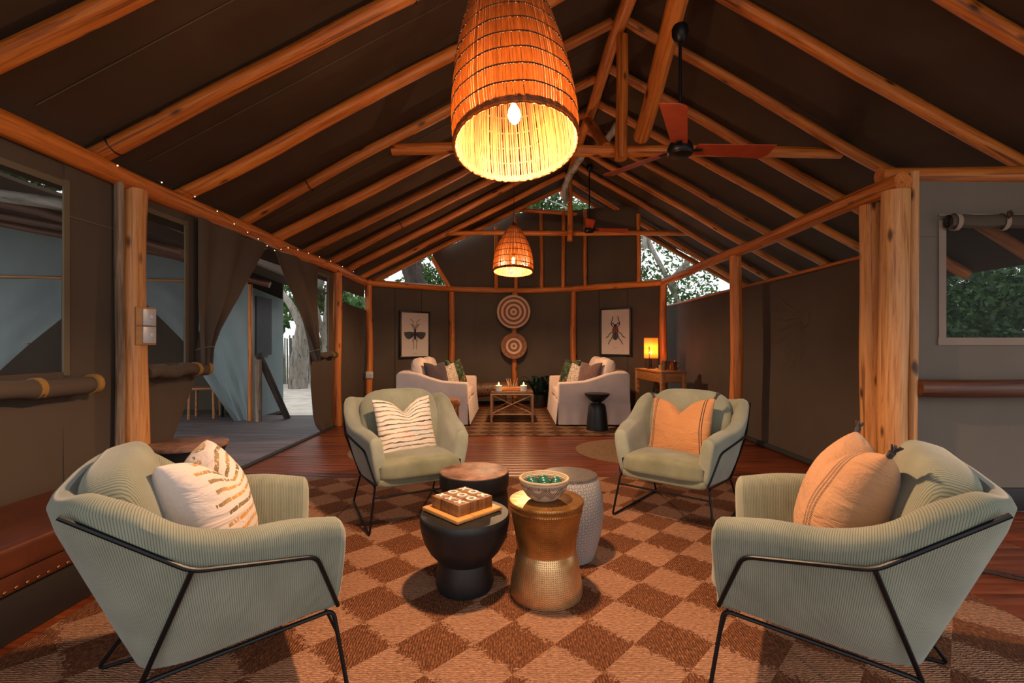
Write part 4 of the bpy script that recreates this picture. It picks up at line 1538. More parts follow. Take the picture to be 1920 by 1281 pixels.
pr = [(.155, 0), (.163, .004), (.166, .02), (.163, .06), (.155, .11), (.146, .16), (.138, .198), (.133, .204), (.133, .210), (.137, .216), (.140, .26), (.149, .31), (.159, .36), (.166, .395), (.168, .398), (.166, .402), (.168, .412), (.171, .416), (.172, .428), (.169, .433), (.163, .434), (.0001, .431)]
MB().lathe(pr, 64).build('body', MAT['hammered_gold'], t)
t = empty('garden_stool', (.308, 2.55, RZ), label='black and white lattice pattern ceramic stool behind the gold stool', cat='stool')
MB().lathe([(.125, 0), (.135, .004), (.150, .05), (.172, .13), (.184, .21), (.187, .26), (.182, .33), (.170, .39), (.158, .425), (.154, .432)], 56).build('body', MAT['lattice_pattern'], t)
MB().lathe([(.0001, .428), (.150, .428), (.156, .433), (.152, .442), (.13, .447), (.0001, .448)], 56).build('top', MAT['lattice_top'], t)

# noughts and crosses
t = empty('board_game', (-.238, 2.235, RZ + .3552), (0, 0, math.radians(-45)), 'wooden noughts and crosses block game on the black carved stool', 'game')
MB().bevbox((-.136, -.136, 0), (.136, .136, .018), .006).build('tray', MAT['tray_wood'], t)
blk = MB().bevbox((-.0335, -.0335, 0), (.0335, .0335, .052), .002).mesh('block')
blk.materials.append(MAT['game_wood'])
# local -45 deg: cell column follows the left-to-front edge, row the left-to-back edge
lay = {(0, 0): 'X', (1, 0): 'X', (2, 0): 'X', (0, 1): 'O', (1, 1): 'O', (2, 1): 'O', (0, 2): 'X', (1, 2): 'O', (2, 2): 'X'}
xm = MB().box((-.026, -.0055, 0), (.026, .0055, .004), Matrix.Rotation(PI / 4, 4, 'Z')).box((-.026, -.0055, 0), (.026, .0055, .0041), Matrix.Rotation(-PI / 4, 4, 'Z')).mesh('cross', False)
om = MB().lathe([(.013, 0), (.025, 0), (.025, .004), (.013, .004), (.013, 0)], 28, cap=False).mesh('nought')
for q in (xm, om):
    q.materials.append(MAT['letter_white'])
for (i, j), s in lay.items():
    b = link('block', blk, None, t, ((i - 1) * .069, (j - 1) * .069, .018))
    link('cross' if s == 'X' else 'nought', xm if s == 'X' else om, None, b, (0, 0, .0522), (0, 0, 0.0 if s == 'O' else PI / 4 * 0 + rr.uniform(-.15, .15)))

# bowl with green balls
bx, by, bz = .148, 2.165, RZ + .4325
t = empty('woven_bowl', (bx, by, bz), label='woven cream bowl with dark zigzags on the gold stool', cat='bowl')
MB().lathe([(.0001, .002), (.050, .0), (.060, .004), (.080, .020), (.100, .048), (.111, .076), (.114, .092), (.112, .098), (.106, .098), (.101, .090), (.098, .075), (.088, .050), (.068, .022), (.050, .010), (.0001, .009)], 56).build('body', MAT['bowl_weave'], t)
MB().tube([(.110 * math.cos(k * PI / 24), .110 * math.sin(k * PI / 24), .096) for k in range(48)], .0065, 8, closed=True).build('rim', MAT['rope'], t)
eg = MB().superbox((.029, .028, .028), 2.0, 8).mesh('green_ball')
eg.materials.append(MAT['green_egg'])
pos = [(-.052, -.034, .066), (.002, -.058, .066), (.054, -.036, .066), (-.058, .024, .068), (.058, .022, .068), (0, .0, .070), (.0, .056, .066)]
where = ['toward the game', 'at the rim facing the camera', 'toward the lattice stool', 'beside the rim on the game side', 'beside the rim on the lattice stool side', 'in the very middle', 'at the back']
for p, w in zip(pos, where):
    o = link('green_ball', eg, None, None, (bx + p[0], by + p[1], bz + p[2]))
    tag(o, 'green ball in the woven bowl, ' + w, 'ball', 'green balls in the bowl')


# ================================================================== LAMPS
def pendant(loc, prof, tilt, n, rs, hoops, top_z, energy, label, hoop_r=.0035):
    t = empty('basket_pendant', loc, label=label, cat='pendant lamp')
    zs, rad = [p[1] for p in prof], [p[0] for p in prof]
    m = MB()
    Rm = max(rad)
    pz = np.linspace(zs[0], zs[-1], 15)
    pr_ = crom([(r, z) for r, z in prof], 4)
    pz = [q[1] for q in pr_]
    pv = [q[0] for q in pr_]
    for k in range(n):
        a = 2 * PI * k / n
        da = random.uniform(-.3, .3) * PI / n
        pts, rr_ = [], []
        for i, (z, r) in enumerate(zip(pz, pv)):
            q = r + random.uniform(-.0012, .0012)
            pts.append((q * math.cos(a + da), q * math.sin(a + da), z))
            rr_.append(rs * random.uniform(.8, 1.08) * max(.35, r / Rm))
        m.tube(pts, rr_, 5, cap=False)
    sh = m.build('shade', MAT['reed'], t)
    tag(sh, kind='stuff')
    sh.rotation_euler = tilt
    for z, off in hoops:
        r = float(np.interp(z, pz, pv)) + rs * .9
        MB().tube([((r + .002 * math.sin(k * 5)) * math.cos(k * PI / 24), (r + .002 * math.sin(k * 5)) * math.sin(k * PI / 24), z + off * math.sin(k * PI / 24)) for k in range(48)], hoop_r, 5, closed=True).build('hoop', MAT['cord_brown'], sh)
    for z, dr in ((0.004, .004), (.014, .006), (.024, .004)):
        r = pv[0] + dr
        MB().tube([(r * math.cos(k * PI / 60), r * math.sin(k * PI / 60), z + .002 * math.sin(k * 9)) for k in range(120)], [.0075 + .0018 * math.sin(k * 2.1) for k in range(120)], 6, closed=True).build('rim_braid', MAT['reed'], sh)
    R = Euler(tilt).to_matrix()
    b0 = R @ Vector((0, 0, .17))
    MB().lathe([(.0001, -.05), (.012, -.047), (.024, -.030), (.030, -.008), (.026, .016), (.014, .040), (.012, .050)], 16).build('bulb', MAT['bulb_glow'], t, b0, tilt)
    MB().lathe([(.014, .05), (.017, .052), (.017, .10), (.008, .115)], 14).build('lamp_holder', MAT['matt_black'], t, b0, tilt)
    top = R @ Vector((0, 0, prof[-1][1]))
    MB().tube([b0 + R @ Vector((0, 0, .11)), top, Vector((top.x, top.y, top_z - loc[2]))], .004, 6).build('cord', MAT['cable'], t)
    ld = bpy.data.lights.new('pendant_light', 'POINT')
    ld.energy = energy
    ld.color = (1.0, 0.61, 0.33)
    ld.shadow_soft_size = .05
    lo = bpy.data.objects.new('pendant_light', ld)
    COL.objects.link(lo)
    lo.parent = t
    lo.location = b0 + R @ Vector((0, 0, -.085))
    return t


PEND_E = 165
pendant((.020, 2.10, 2.04), [(.272, 0), (.281, .10), (.278, .22), (.262, .38), (.240, .52), (.212, .65), (.170, .78), (.10, .90), (.03, .98)], (math.radians(-13), math.radians(-3.5), 0), 150, .0056,
        [(z, .010) for z in (.10, .185, .27, .355, .44, .53, .62, .71, .80, .89)], 3.66, PEND_E, 'large woven reed basket pendant hanging over the armchairs')
pendant((.015, 6.70, 2.20), [(.275, 0), (.281, .07), (.268, .22), (.232, .36), (.188, .47), (.125, .58), (.06, .67), (.015, .73)], (math.radians(-6), math.radians(1), 0), 110, .0074,
        [(z, .006) for z in (.09, .18, .27, .36, .45, .54, .62)], 3.66, PEND_E * .8, 'small woven reed basket pendant hanging before the back wall', .0045)


def fan(loc, top, blades, label, r=.62):
    t = empty('ceiling_fan', loc, label=label, cat='ceiling fan')
    MB().lathe([(.0001, -.052), (.05, -.05), (.075, -.044), (.078, -.036), (.080, -.034), (.083, -.010), (.080, .006), (.074, .010), (.074, .020), (.060, .040), (.030, .052), (.013, .058)], 32).build('motor', MAT['black_metal'], t)
    MB().tube([(0, 0, .05), (0, 0, top - .09)], .0105, 10).build('down_rod', MAT['black_metal'], t)
    MB().lathe([(.012, -.115), (.030, -.105), (.052, -.06), (.054, -.02), (.045, .0), (.0001, .004)], 24, Matrix.Translation((0, 0, top))).build('canopy', MAT['black_metal'], t)
    for k, a in enumerate(blades):
        P = []
        for i in range(9):
            s = .10 + (r - .10) * i / 8
            w = .050 + .022 * i / 8
            o = 0.0 if i < 8 else .03
            P.append([(s - (0.03 if i == 8 and j == 4 else 0) * 1.0, -w + 2 * w * j / 4, .004 + (-w + 2 * w * j / 4) * -.22) for j in range(5)])
        b = MB().sheet(P, (0, 0, .005)).build('blade', MAT['fan_blade'], t, (0, 0, -.008), (0, 0, math.radians(a)))
        MB().bevbox((.055, -.018, -.004), (.15, .018, .001), .002).build('blade_iron', MAT['black_metal'], b)
    return t


fan((1.10, 3.07, 2.44), .80, (5, 128, 247), 'ceiling fan with red-brown blades on the slanting brace')
fan((1.22, 7.4, 2.98), 1.02, (8, 140, 262), 'farther ceiling fan with red-brown blades')


# fairy lights along the eave pole
t = empty('fairy_lights', (WX, 4.8, PLZ), label='string of tiny fairy lights along the eave pole above the doorway', cat='string lights')
pp = crom([(0.075, -1.9, .03), (.08, -1.2, .06), (.085, -.7, -.02), (.08, -.3, -.06), (.085, .0, -.11), (.08, .3, -.02), (.085, .8, .02), (.08, 1.5, .05), (.08, 2.4, .05)], 6)
MB().tube([tuple(p) for p in pp], .0022, 4).build('wire', MAT['cable'], t)
fm = MB().superbox((.0042, .0042, .005), 2, 4).mesh('fairy_bulb')
fm.materials.append(MAT['fairy_glow'])
for k in range(0, len(pp), 3):
    link('fairy_bulb', fm, None, t, tuple(pp[k] + np.array([.004, 0, -.007])))


# ================================================================== SOFAS
def sofa(loc, rz, label, cushions, flip):
    t = empty('sofa', loc, (0, 0, rz), label, 'sofa', 'pale slipcovered sofas')
    L, D = 1.66, 1.02
    prof = [(D / 2, .02), (D / 2 + .006, .30), (D / 2, .585), (D / 2 - .02, .612), (.30, .618), (.12, .635), (-.05, .685), (-.20, .742), (-.34, .762), (-D / 2 + .03, .755), (-D / 2, .72), (-D / 2 - .004, .30), (-D / 2, .02)]
    for s in (-1, 1):
        bm = bmesh.new()
        x0, x1 = s * L / 2, s * (L / 2 - .17)
        vs = [bm.verts.new((x0, p[0], p[1])) for p in prof]
        f = bm.faces.new(vs)
        r = bmesh.ops.extrude_face_region(bm, geom=[f])
        for v in r['geom']:
            if isinstance(v, bmesh.types.BMVert):
                v.co.x = x1
        bmesh.ops.recalc_face_normals(bm, faces=list(bm.faces))
        ed = [e for e in bm.edges if abs(e.verts[0].co.x - e.verts[1].co.x) < 1e-4]
        bmesh.ops.bevel(bm, geom=ed, offset=.025, segments=3, affect='EDGES', profile=.5)
        a = MB().from_bm(bm).build('arm', MAT['sofa_linen'], t)
        # loose skirt on the outer face of the arm
        P = []
        for i in range(33):
            yy = -D / 2 + D * i / 32
            P.append([(s * (L / 2 + .004 + .020 * (1 - j / 5) + .006 * math.sin(i * 1.15) * (1 - j / 5)), yy, .022 + .30 * j / 5) for j in range(6)])
        MB().sheet(P, (-s * .004, 0, 0)).build('skirt', MAT['sofa_linen'], t)
    P = []
    for i in range(41):
        xx = -L / 2 + L * i / 40
        P.append([(xx, D / 2 + .006 + .028 * (1 - j / 5) + .006 * math.sin(i * 1.2) * (1 - j / 5), .022 + .30 * j / 5) for j in range(6)])
    MB().sheet(P, (0, -.004, 0)).build('skirt', MAT['sofa_linen'], t)
    MB().bevbox((-L / 2 + .16, -D / 2 + .02, .03), (L / 2 - .16, D / 2 - .005, .33), .02).build('base', MAT['sofa_linen'], t)
    MB().bevbox((-L / 2 + .15, -D / 2, .05), (L / 2 - .15, -D / 2 + .20, .77), .04).build('backrest', MAT['sofa_linen'], t)
    n = 2
    w = (L - .34) / n
    for k in range(n):
        x = -L / 2 + .17 + w * (k + .5)
        MB().superbox((w / 2 - .004, .40, .085), 6, 10, Matrix.Translation((x, .10, .405))).build('seat_cushion', MAT['sofa_linen'], t)

        def puff(p):
            return (p[0], p[1], p[2] + .015 * math.sin(p[0] * 18))
        MB().superbox((w / 2 - .008, .115, .245), 3.6, 12, Matrix.Translation((x, -.225, .70)) @ Matrix.Rotation(.24, 4, 'X'), puff).build('back_cushion', MAT['sofa_linen'], t)
    base = Matrix.Translation(loc) @ Matrix.Rotation(rz, 4, 'Z')
    for (x, yy, z, ry, sz, mat, lab) in cushions:
        put_pillow('cushion', base, (x, yy, z), ry, sz, mat, lab, .05, False, .003, seed=int(abs(x) * 100), group='sofa cushions', zmin=0.492)
    return t


RZ2 = RZ
# forward of the first sofa is +X, of the second -X; the near end has local x = +/-
sofa((-1.135, 7.47, RZ2), -PI / 2, 'pale linen sofa with dark purple cushion', [
    (.50, .02, .69, (16, 0, -38), (.42, .42, .15), 'purple_cloth', 'dark purple cushion at the near end of the sofa'),
    (.24, .17, .68, (20, 0, -30), (.40, .40, .11), 'pillow_leopard', 'leopard spotted cushion beside the dark purple cushion'),
    (-.08, .24, .70, (20, 0, -24), (.46, .46, .15), 'pillow_tropical', 'dark tropical leaf cushion beside the purple cushion sofa arm')], 1)
sofa((1.165, 7.47, RZ2), PI / 2, 'pale linen sofa with mauve cushion behind the black pedestal stool', [
    (-.50, .02, .69, (16, 0, 38), (.42, .42, .15), 'mauve_cloth', 'mauve cushion at the near end of the other sofa'),
    (-.24, .17, .68, (20, 0, 30), (.40, .40, .11), 'pillow_leopard', 'leopard spotted cushion beside the mauve cushion'),
    (.08, .24, .70, (20, 0, 24), (.46, .46, .15), 'pillow_tropical', 'dark tropical leaf cushion in front of the mauve cushion')], -1)

# black pedestal stool
t = empty('pedestal_stool', (1.155, 6.37, RZ2), label='matt black pedestal stool with dish top before the pale sofa', cat='stool')
MB().lathe([(.13, 0), (.146, .003), (.146, .02), (.140, .10), (.128, .22), (.115, .32), (.095, .352), (.06, .362), (.058, .372), (.10, .40), (.150, .45), (.168, .472), (.170, .488), (.160, .492), (.0001, .488)], 48).build('body', MAT['matt_black'], t)
# carved stool behind the armchair
t = empty('carved_side_stool', (-.805, 5.72, 0.0085), label='carved reddish wooden stool beside the pale sofa', cat='stool')
MB().lathe([(.0001, .40), (.155, .40), (.168, .405), (.172, .43), (.168, .475), (.160, .485), (.0001, .487)], 40).build('seat', MAT['carved_wood'], t)
MB().lathe([(.0001, 0), (.15, 0), (.155, .01), (.150, .05), (.0001, .055)], 40).build('base', MAT['carved_wood'], t)
for k in range(8):
    a = k * PI / 4
    pts = [(.14 * math.cos(a + .35 * s), .14 * math.sin(a + .35 * s), .05 + .36 * (s + 1) / 2) for s in (-1, -.5, 0, .5, 1)]
    MB().tube(pts, [.022, .018, .024, .018, .022], 8).build('carved_strut', MAT['carved_wood'], t)
    pts = [(.14 * math.cos(a - .35 * s), .14 * math.sin(a - .35 * s), .05 + .36 * (s + 1) / 2) for s in (-1, -.5, 0, .5, 1)]
    MB().tube(pts, [.018] * 5, 8).build('carved_strut', MAT['carved_wood'], t)
# drum stool by the doorway
t = empty('drum_stool', (-2.17, 3.15, 0), label='dark tapering drum stool with wide wooden top beside the leather bench', cat='stool')
MB().lathe([(.10, 0), (.12, .01), (.13, .15), (.17, .32), (.215, .45), (.228, .478)], 40).build('body', MAT['bench_base'], t)
MB().lathe([(.0001, .474), (.232, .474), (.236, .482), (.234, .496), (.228, .500), (.0001, .500)], 40).build('top', MAT['stool_top_wood'], t)

# leather bench along the wall
t = empty('leather_bench', (-2.17, 1.9, 0), label='brown leather bench with brass nailheads along the canvas wall', cat='bench')
MB().superbox((.268, .98, .062), 9, 12, Matrix.Translation((0, -.02, .33))).build('seat', MAT['leather'], t)
MB().bevbox((-.26, -.99, .20), (.255, .95, .275), .008).build('apron', MAT['leather'], t)
MB().bevbox((-.25, -.98, .0), (.235, .94, .205), .008).build('base', MAT['bench_base'], t)
nm = MB().superbox((.004, .007, .007), 2, 4).mesh('nailhead')
nm.materials.append(MAT['brass'])
for k in range(46):
    link('nailhead', nm, None, t, (.257, -.97 + k * .042, .215))

# ================================================================== COFFEE TABLE
t = empty('coffee_table', (.0, 7.22, RZ2), label='low bamboo coffee table with crossed braces', cat='table')
w, d, h = .305, .25, .425
for sx in (-1, 1):
    for sy in (-1, 1):
        o = MB().tube([(0, 0, z) for z in (0, .05, .06, .13, .14, .21, .22, .29, .30, .38, .39, h)], [.017, .017, .019, .017, .019, .017, .019, .017, .019, .017, .019, .017], 10).build('leg', MAT['bamboo'], t, (sx * w, sy * d, 0))
for z, r in ((h - .012, .014), (.115, .011)):
    for s in (-1, 1):
        MB().tube([(-w, s * d, z), (w, s * d, z)], r, 8).build('rail', MAT['bamboo'], t)
        MB().tube([(s * w, -d, z), (s * w, d, z)], r, 8).build('rail', MAT['bamboo'], t)
for s in (-1, 1):
    MB().tube([(-w, s * d, .125), (w, s * d, h - .02)], .009, 8).build('brace', MAT['bamboo'], t)
    MB().tube([(w, s * d + .012, .125), (-w, s * d + .012, h - .02)], .009, 8).build('brace', MAT['bamboo'], t)
    MB().tube([(s * w, -d, .125), (s * w, d, h - .02)], .009, 8).build('brace', MAT['bamboo'], t)
    MB().tube([(s * w + .012, d, .125), (s * w + .012, -d, h - .02)], .009, 8).build('brace', MAT['bamboo'], t)
MB().bevbox((-w - .01, -d - .01, h), (w + .01, d + .01, h + .022), .005).build('top', MAT['brown_wood'], t)
CTZ = RZ2 + h + .0225
for x, l in ((-.20, 'white jar candle burning on the coffee table near the purple cushion sofa'), (.175, 'white jar candle burning on the coffee table near the mauve cushion sofa')):
    t = empty('candle', (x, 7.08, CTZ), label=l, cat='candle', group='jar candles')
    MB().lathe([(.0001, 0), (.046, 0), (.05, .004), (.05, .088), (.047, .09), (.044, .088), (.044, .076), (.0001, .076)], 28).build('jar', MAT['candle_glass'], t)
    MB().tube([(0, 0, .074), (0, 0, .092)], .0025, 5).build('wick', MAT['ink_black'], t)
    MB().lathe([(.0001, .086), (.009, .094), (.013, .106), (.009, .122), (.0001, .142)], 12).build('flame', MAT['flame_glow'], t)
    ld = bpy.data.lights.new('candle_light', 'POINT')
    ld.energy = 1.6
    ld.color = (1, .5, .2)
    ld.shadow_soft_size = .02
    lo = bpy.data.objects.new('candle_light', ld)
    COL.objects.link(lo)
    lo.parent = t
    lo.location = (0, 0, .16)
t = empty('table_tray', (.0, 7.28, CTZ), label='reddish wooden tray with dried twigs on the coffee table', cat='tray')
MB().bevbox((-.16, -.09, 0), (.16, .09, .012), .003).build('bottom', MAT['table_wood'], t)
for a in ((-.16, -.09, 0, .16, -.08, .05), (-.16, .08, 0, .16, .09, .05), (-.16, -.09, 0, -.15, .09, .05), (.15, -.09, 0, .16, .09, .05)):
    MB().bevbox(a[:3], a[3:], .002).build('side', MAT['table_wood'], t)
rr = random.Random(8)
for k in range(14):
    x, yy = rr.uniform(-.05, .06), rr.uniform(-.05, .05)
    MB().tube([(x, yy, .012), (x * 1.3, yy * 1.3, .08), (x * 1.8 + rr.uniform(-.02, .02), yy * 1.6, rr.uniform(.12, .19))], [.004, .004, .002], 5).build('twig', MAT['bamboo'], t)
t = empty('small_box', (-.255, 7.2, CTZ), label='small dark box beside a candle on the coffee table', cat='box')
MB().bevbox((-.04, -.05, 0), (.04, .05, .06), .004).build('body', MAT['brown_wood'], t)
MB().bevbox((-.042, -.052, .06), (.042, .052, .078), .004).build('lid', MAT['brown_wood'], t)

# low log bench and plant at the back wall
t = empty('log_bench', (-.42, 8.72, 0), (0, 0, .10), 'low brown log bench at the foot of the back wall', 'bench')
o = log('log', (-.52, 0, .33), (.52, 0, .33), .135, .125, 'brown_wood', t, wob=.05)
for s in (-1, 1):
    MB().bevbox((s * .36 - .05, -.14, 0), (s * .36 + .05, .14, .24), .01).build('foot', MAT['brown_wood'], t)
t = empty('potted_plant', (.50, 8.78, 0), label='dark leaved potted plant beside the sofa at the back wall', cat='plant')
MB().lathe([(.0001, 0), (.11, 0), (.13, .01), (.155, .18), (.16, .24), (.145, .24), (.13, .2), (.0001, .2)], 28).build('pot', MAT['bench_base'], t)
rr = random.Random(3)
lf = []
for k in range(34):
    a = rr.uniform(0, 2 * PI)
    l = rr.uniform(.28, .48)
    up = rr.uniform(.12, .55)
    P = []
    for i in range(7):
        s = i / 6
        c = Vector((math.cos(a) * (.05 + l * .75 * s), math.sin(a) * (.05 + l * .75 * s), .2 + up * math.sin(s * 2.2) * .75))
        side = Vector((-math.sin(a), math.cos(a), 0)) * (.045 * math.sin(PI * (s * .92 + .05)))
        P.append([c - side, c + Vector((0, 0, -.008)), c + side])
    MB().grid(P).build('leaf', MAT['leaf_teal'], t)

# ================================================================== CONSOLE TABLE AND WHAT STANDS ON IT
CR = math.radians(5)
CB = Matrix.Translation((2.30, 7.35, 0)) @ Matrix.Rotation(CR, 4, 'Z')
t = empty('console_table', (2.30, 7.35, 0), (0, 0, CR), 'orange wooden console table in the corner with a lamp on it', 'table')
hx, hy, hz = .195, .55, .775
MB().bevbox((-hx, -hy, hz - .03), (hx, hy, hz), .005).build('top', MAT['table_wood'], t)
MB().bevbox((-hx + .02, -hy + .02, hz - .17), (hx - .02, -hy + .045, hz - .031), .003).build('apron', MAT['table_wood'], t)
MB().bevbox((-hx + .02, hy - .045, hz - .17), (hx - .02, hy - .02, hz - .031), .003).build('apron', MAT['table_wood'], t)
MB().bevbox((-hx + .02, -hy + .045, hz - .17), (-hx + .045, hy - .045, hz - .031), .003).build('apron', MAT['table_wood'], t)
MB().bevbox((hx - .045, -hy + .045, hz - .17), (hx - .02, hy - .045, hz - .031), .003).build('apron', MAT['table_wood'], t)
for sx in (-1, 1):
    for sy in (-1, 1):
        MB().bevbox((-.03, -.03, 0), (.03, .03, hz - .03), .004).build('leg', MAT['table_wood'], t, (sx * (hx - .035), sy * (hy - .035), 0))


def on_console(name, x, y, label, cat):
    p = CB @ Vector((x, y, hz))
    return empty(name, p, (0, 0, CR), label, cat)


t = on_console('table_lamp', -.02, .27, 'small lamp with glowing slatted shade on black legs', 'lamp')
n = 22
for k in range(n):
    a = 2 * PI * k / n
    MB().bevbox((-.0138, -.003, 0), (.0138, .003, .335), .001).build('shade_slat', MAT['lamp_slat'], t, (.105 * math.cos(a), .105 * math.sin(a), .165), (0, 0, a + PI / 2))
for z in (.17, .33, .495):
    MB().tube([(.102 * math.cos(k * PI / 14), .102 * math.sin(k * PI / 14), z) for k in range(28)], .0035, 5, closed=True).build('shade_ring', MAT['black_metal'], t)
for k in range(3):
    a = 2 * PI * k / 3 - 2.2
    MB().tube([(.115 * math.cos(a), .115 * math.sin(a), 0), (.112 * math.cos(a), .112 * math.sin(a), .36)], .0065, 6).build('leg', MAT['black_metal'], t)
MB().lathe([(.0001, 0), (.07, 0), (.07, .012), (.012, .016), (.010, .22), (.0001, .22)], 20).build('base', MAT['black_metal'], t)
MB().superbox((.024, .024, .032), 2, 8, Matrix.Translation((0, 0, .26))).build('bulb', MAT['bulb_glow'], t)
ld = bpy.data.lights.new('lamp_light', 'POINT')
ld.energy = 12
ld.color = (1, .50, .19)
ld.shadow_soft_size = .035
lo = bpy.data.objects.new('lamp_light', ld)
COL.objects.link(lo)
lo.parent = t
lo.location = (0, 0, .31)
t = on_console('small_tin', .03, -.02, 'small cream tin before the table lamp', 'tin')
MB().lathe([(.0001, 0), (.038, 0), (.04, .004), (.04, .062), (.0001, .062)], 24).build('body', MAT['box_cream'], t)
MB().lathe([(.041, .050), (.042, .052), (.042, .070), (.0001, .072)], 24).build('lid', MAT['box_cream'], t)
t = on_console('copper_jug', .09, -.30, 'shiny copper jug on the console table', 'jug')
MB().lathe([(.0001, 0), (.058, 0), (.062, .006), (.062, .13), (.066, .14), (.060, .14), (.056, .13), (.056, .01), (.0001, .01)], 32).build('body', MAT['copper'], t)
MB().tube(bent([(.06, -.01, .115), (.105, -.02, .11), (.105, -.02, .04), (.06, -.01, .03)], .025), .006, 8).build('handle', MAT['copper'], t)
t = on_console('dark_canister', .0, -.20, 'dark canister beside the copper jug', 'canister')
MB().lathe([(.0001, 0), (.04, 0), (.042, .004), (.042, .13), (.0001, .132)], 24).build('body', MAT['brown_wood'], t)
MB().lathe([(.044, .118), (.044, .14), (.02, .146), (.0001, .146)], 24).build('lid', MAT['brown_wood'], t)
t = empty('travel_bag', CB @ Vector((.02, .12, 0)), (0, 0, CR), 'dark cloth bag on the floor under the console table', 'bag')
MB().superbox((.13, .22, .20), 3.4, 10, Matrix.Translation((0, 0, .20))).build('body', MAT['bag_cloth'], t)
MB().tube(bent([(-.02, -.12, .38), (-.02, -.10, .47), (-.02, .10, .47), (-.02, .12, .38)], .05), .009, 8).build('strap', MAT['bag_cloth'], t)


# ================================================================== THINGS ON THE BACK WALL
def panel_hit(i, px, off=.0):
    a, b = Vector(CORN[i]), Vector(CORN[i + 1])
    dd = (b - a).normalized()
    nn = Vector((dd.y, -dd.x))
    if nn.y > 0:
        nn = -nn
    a, b = a + nn * off, b + nn * off
    k = (px - 960) / FPX
    e = b - a
    s = (k * a.y - a.x) / (e.x - k * e.y)
    return a + e * s, math.atan2(dd.y, dd.x)


def framed(i, pxl, pxr, pyt, pyb, label):
    p0, ang = panel_hit(i, pxl, -.02)
    p1, _ = panel_hit(i, pxr, -.02)
    c = (p0 + p1) / 2
    w = (p1 - p0).length
    zt = EYE + (648 - pyt) * c.y / FPX
    zb = EYE + (648 - pyb) * c.y / FPX
    hh = zt - zb
    t = empty('framed_print', (c.x, c.y, (zt + zb) / 2), (0, 0, ang), label, 'picture')
    fw = .028
    for a in ((-w / 2, -.03, -hh / 2, w / 2, 0, -hh / 2 + fw), (-w / 2, -.03, hh / 2 - fw, w / 2, 0, hh / 2), (-w / 2, -.03, -hh / 2 + fw, -w / 2 + fw, 0, hh / 2 - fw), (w / 2 - fw, -.03, -hh / 2 + fw, w / 2, 0, hh / 2 - fw)):
        MB().bevbox(a[:3], a[3:], .003).build('frame_bar', MAT['frame_black'], t)
    pp = MB().box((-w / 2 + fw, -.012, -hh / 2 + fw), (w / 2 - fw, -.004, hh / 2 - fw)).build('print', MAT['print_paper'], t, smooth=False)
    return t, pp, w, hh


def ell(cx, cz, rx, rz_, n=20, a0=0):
    return [(cx + rx * math.cos(2 * PI * k / n + a0), cz + rz_ * math.sin(2 * PI * k / n + a0)) for k in range(n)]


def stroke(pts, w):
    pts = [Vector(p) for p in (crom(pts, 5) if len(pts) > 2 else pts)]
    l, r = [], []
    for i, p in enumerate(pts):
        d = (pts[min(i + 1, len(pts) - 1)] - pts[max(i - 1, 0)]).normalized()
        nn = Vector((-d.y, d.x)) * w / 2
        l.append(tuple(p + nn))
        r.append(tuple(p - nn))
    return l, r


def strokes(lst, w):
    m = MB()
    for pts in lst:
        l, r = stroke(pts, w)
        for i in range(len(l) - 1):
            m.poly([l[i], l[i + 1], r[i + 1], r[i]], .0008)
    return m


def flip(l):
    return [[(-x, z) for x, z in pts] for pts in l]


OFF = (0, -.0125, 0)
# grasshopper print
t, pp, w, hh = framed(0, 749, 805, 584, 671, 'framed print of a dark winged grasshopper with long feelers')
S = w * .78
leg = [[(.02, -.10), (.05, -.20), (.07, -.34), (.05, -.50), (.10, -.58)], [(.03, -.08), (.10, -.18), (.09, -.30)]]
ant = [[(.02, .17), (.05, .28), (.16, .42)], [(.02, .17), (.03, .30), (.09, .50), (.22, .60)], [(.02, .17), (.08, .22), (.11, .34), (.20, .40)]]
lines = [[(x * S, z * S) for x, z in q] for q in leg + flip(leg) + ant + flip(ant)]
strokes(lines, .008).build('printed_lines', MAT['ink_black'], pp, OFF)
MB().poly([(x * S, z * S) for x, z in ell(0, .0, .055, .22)]).build('printed_body', MAT['ink_black'], pp, (0, -.0135, 0))
wing = [(.03, .09), (.25, .10), (.46, .075), (.45, -.03), (.36, -.16), (.24, -.19), (.12, -.12), (.03, -.04)]
top_ = [(.03, .09), (.25, .11), (.47, .085), (.45, .045), (.25, .04), (.03, .04)]
for s in (1, -1):
    q = [(s * x * S, z * S) for x, z in wing]
    MB().poly(q if s > 0 else q[::-1]).build('printed_wing', MAT['ink_grey'], pp, OFF)
    q = [(s * x * S, z * S) for x, z in top_]
    MB().poly(q if s > 0 else q[::-1]).build('printed_wing', MAT['ink_green'], pp, (0, -.0132, 0))
    vein = [[(s * .05 * S, .02 * S), (s * x * S, z * S)] for x, z in ((.44, -.02), (.40, -.10), (.33, -.16), (.25, -.18), (.15, -.13))]
    strokes(vein, .006).build('printed_lines', MAT['ink_black'], pp, (0, -.0134, 0))
strokes([[(-.10 * S, -.92 * S * .82), (.10 * S, -.92 * S * .82)]], .008).build('caption', MAT['ink_pale'], pp, OFF)
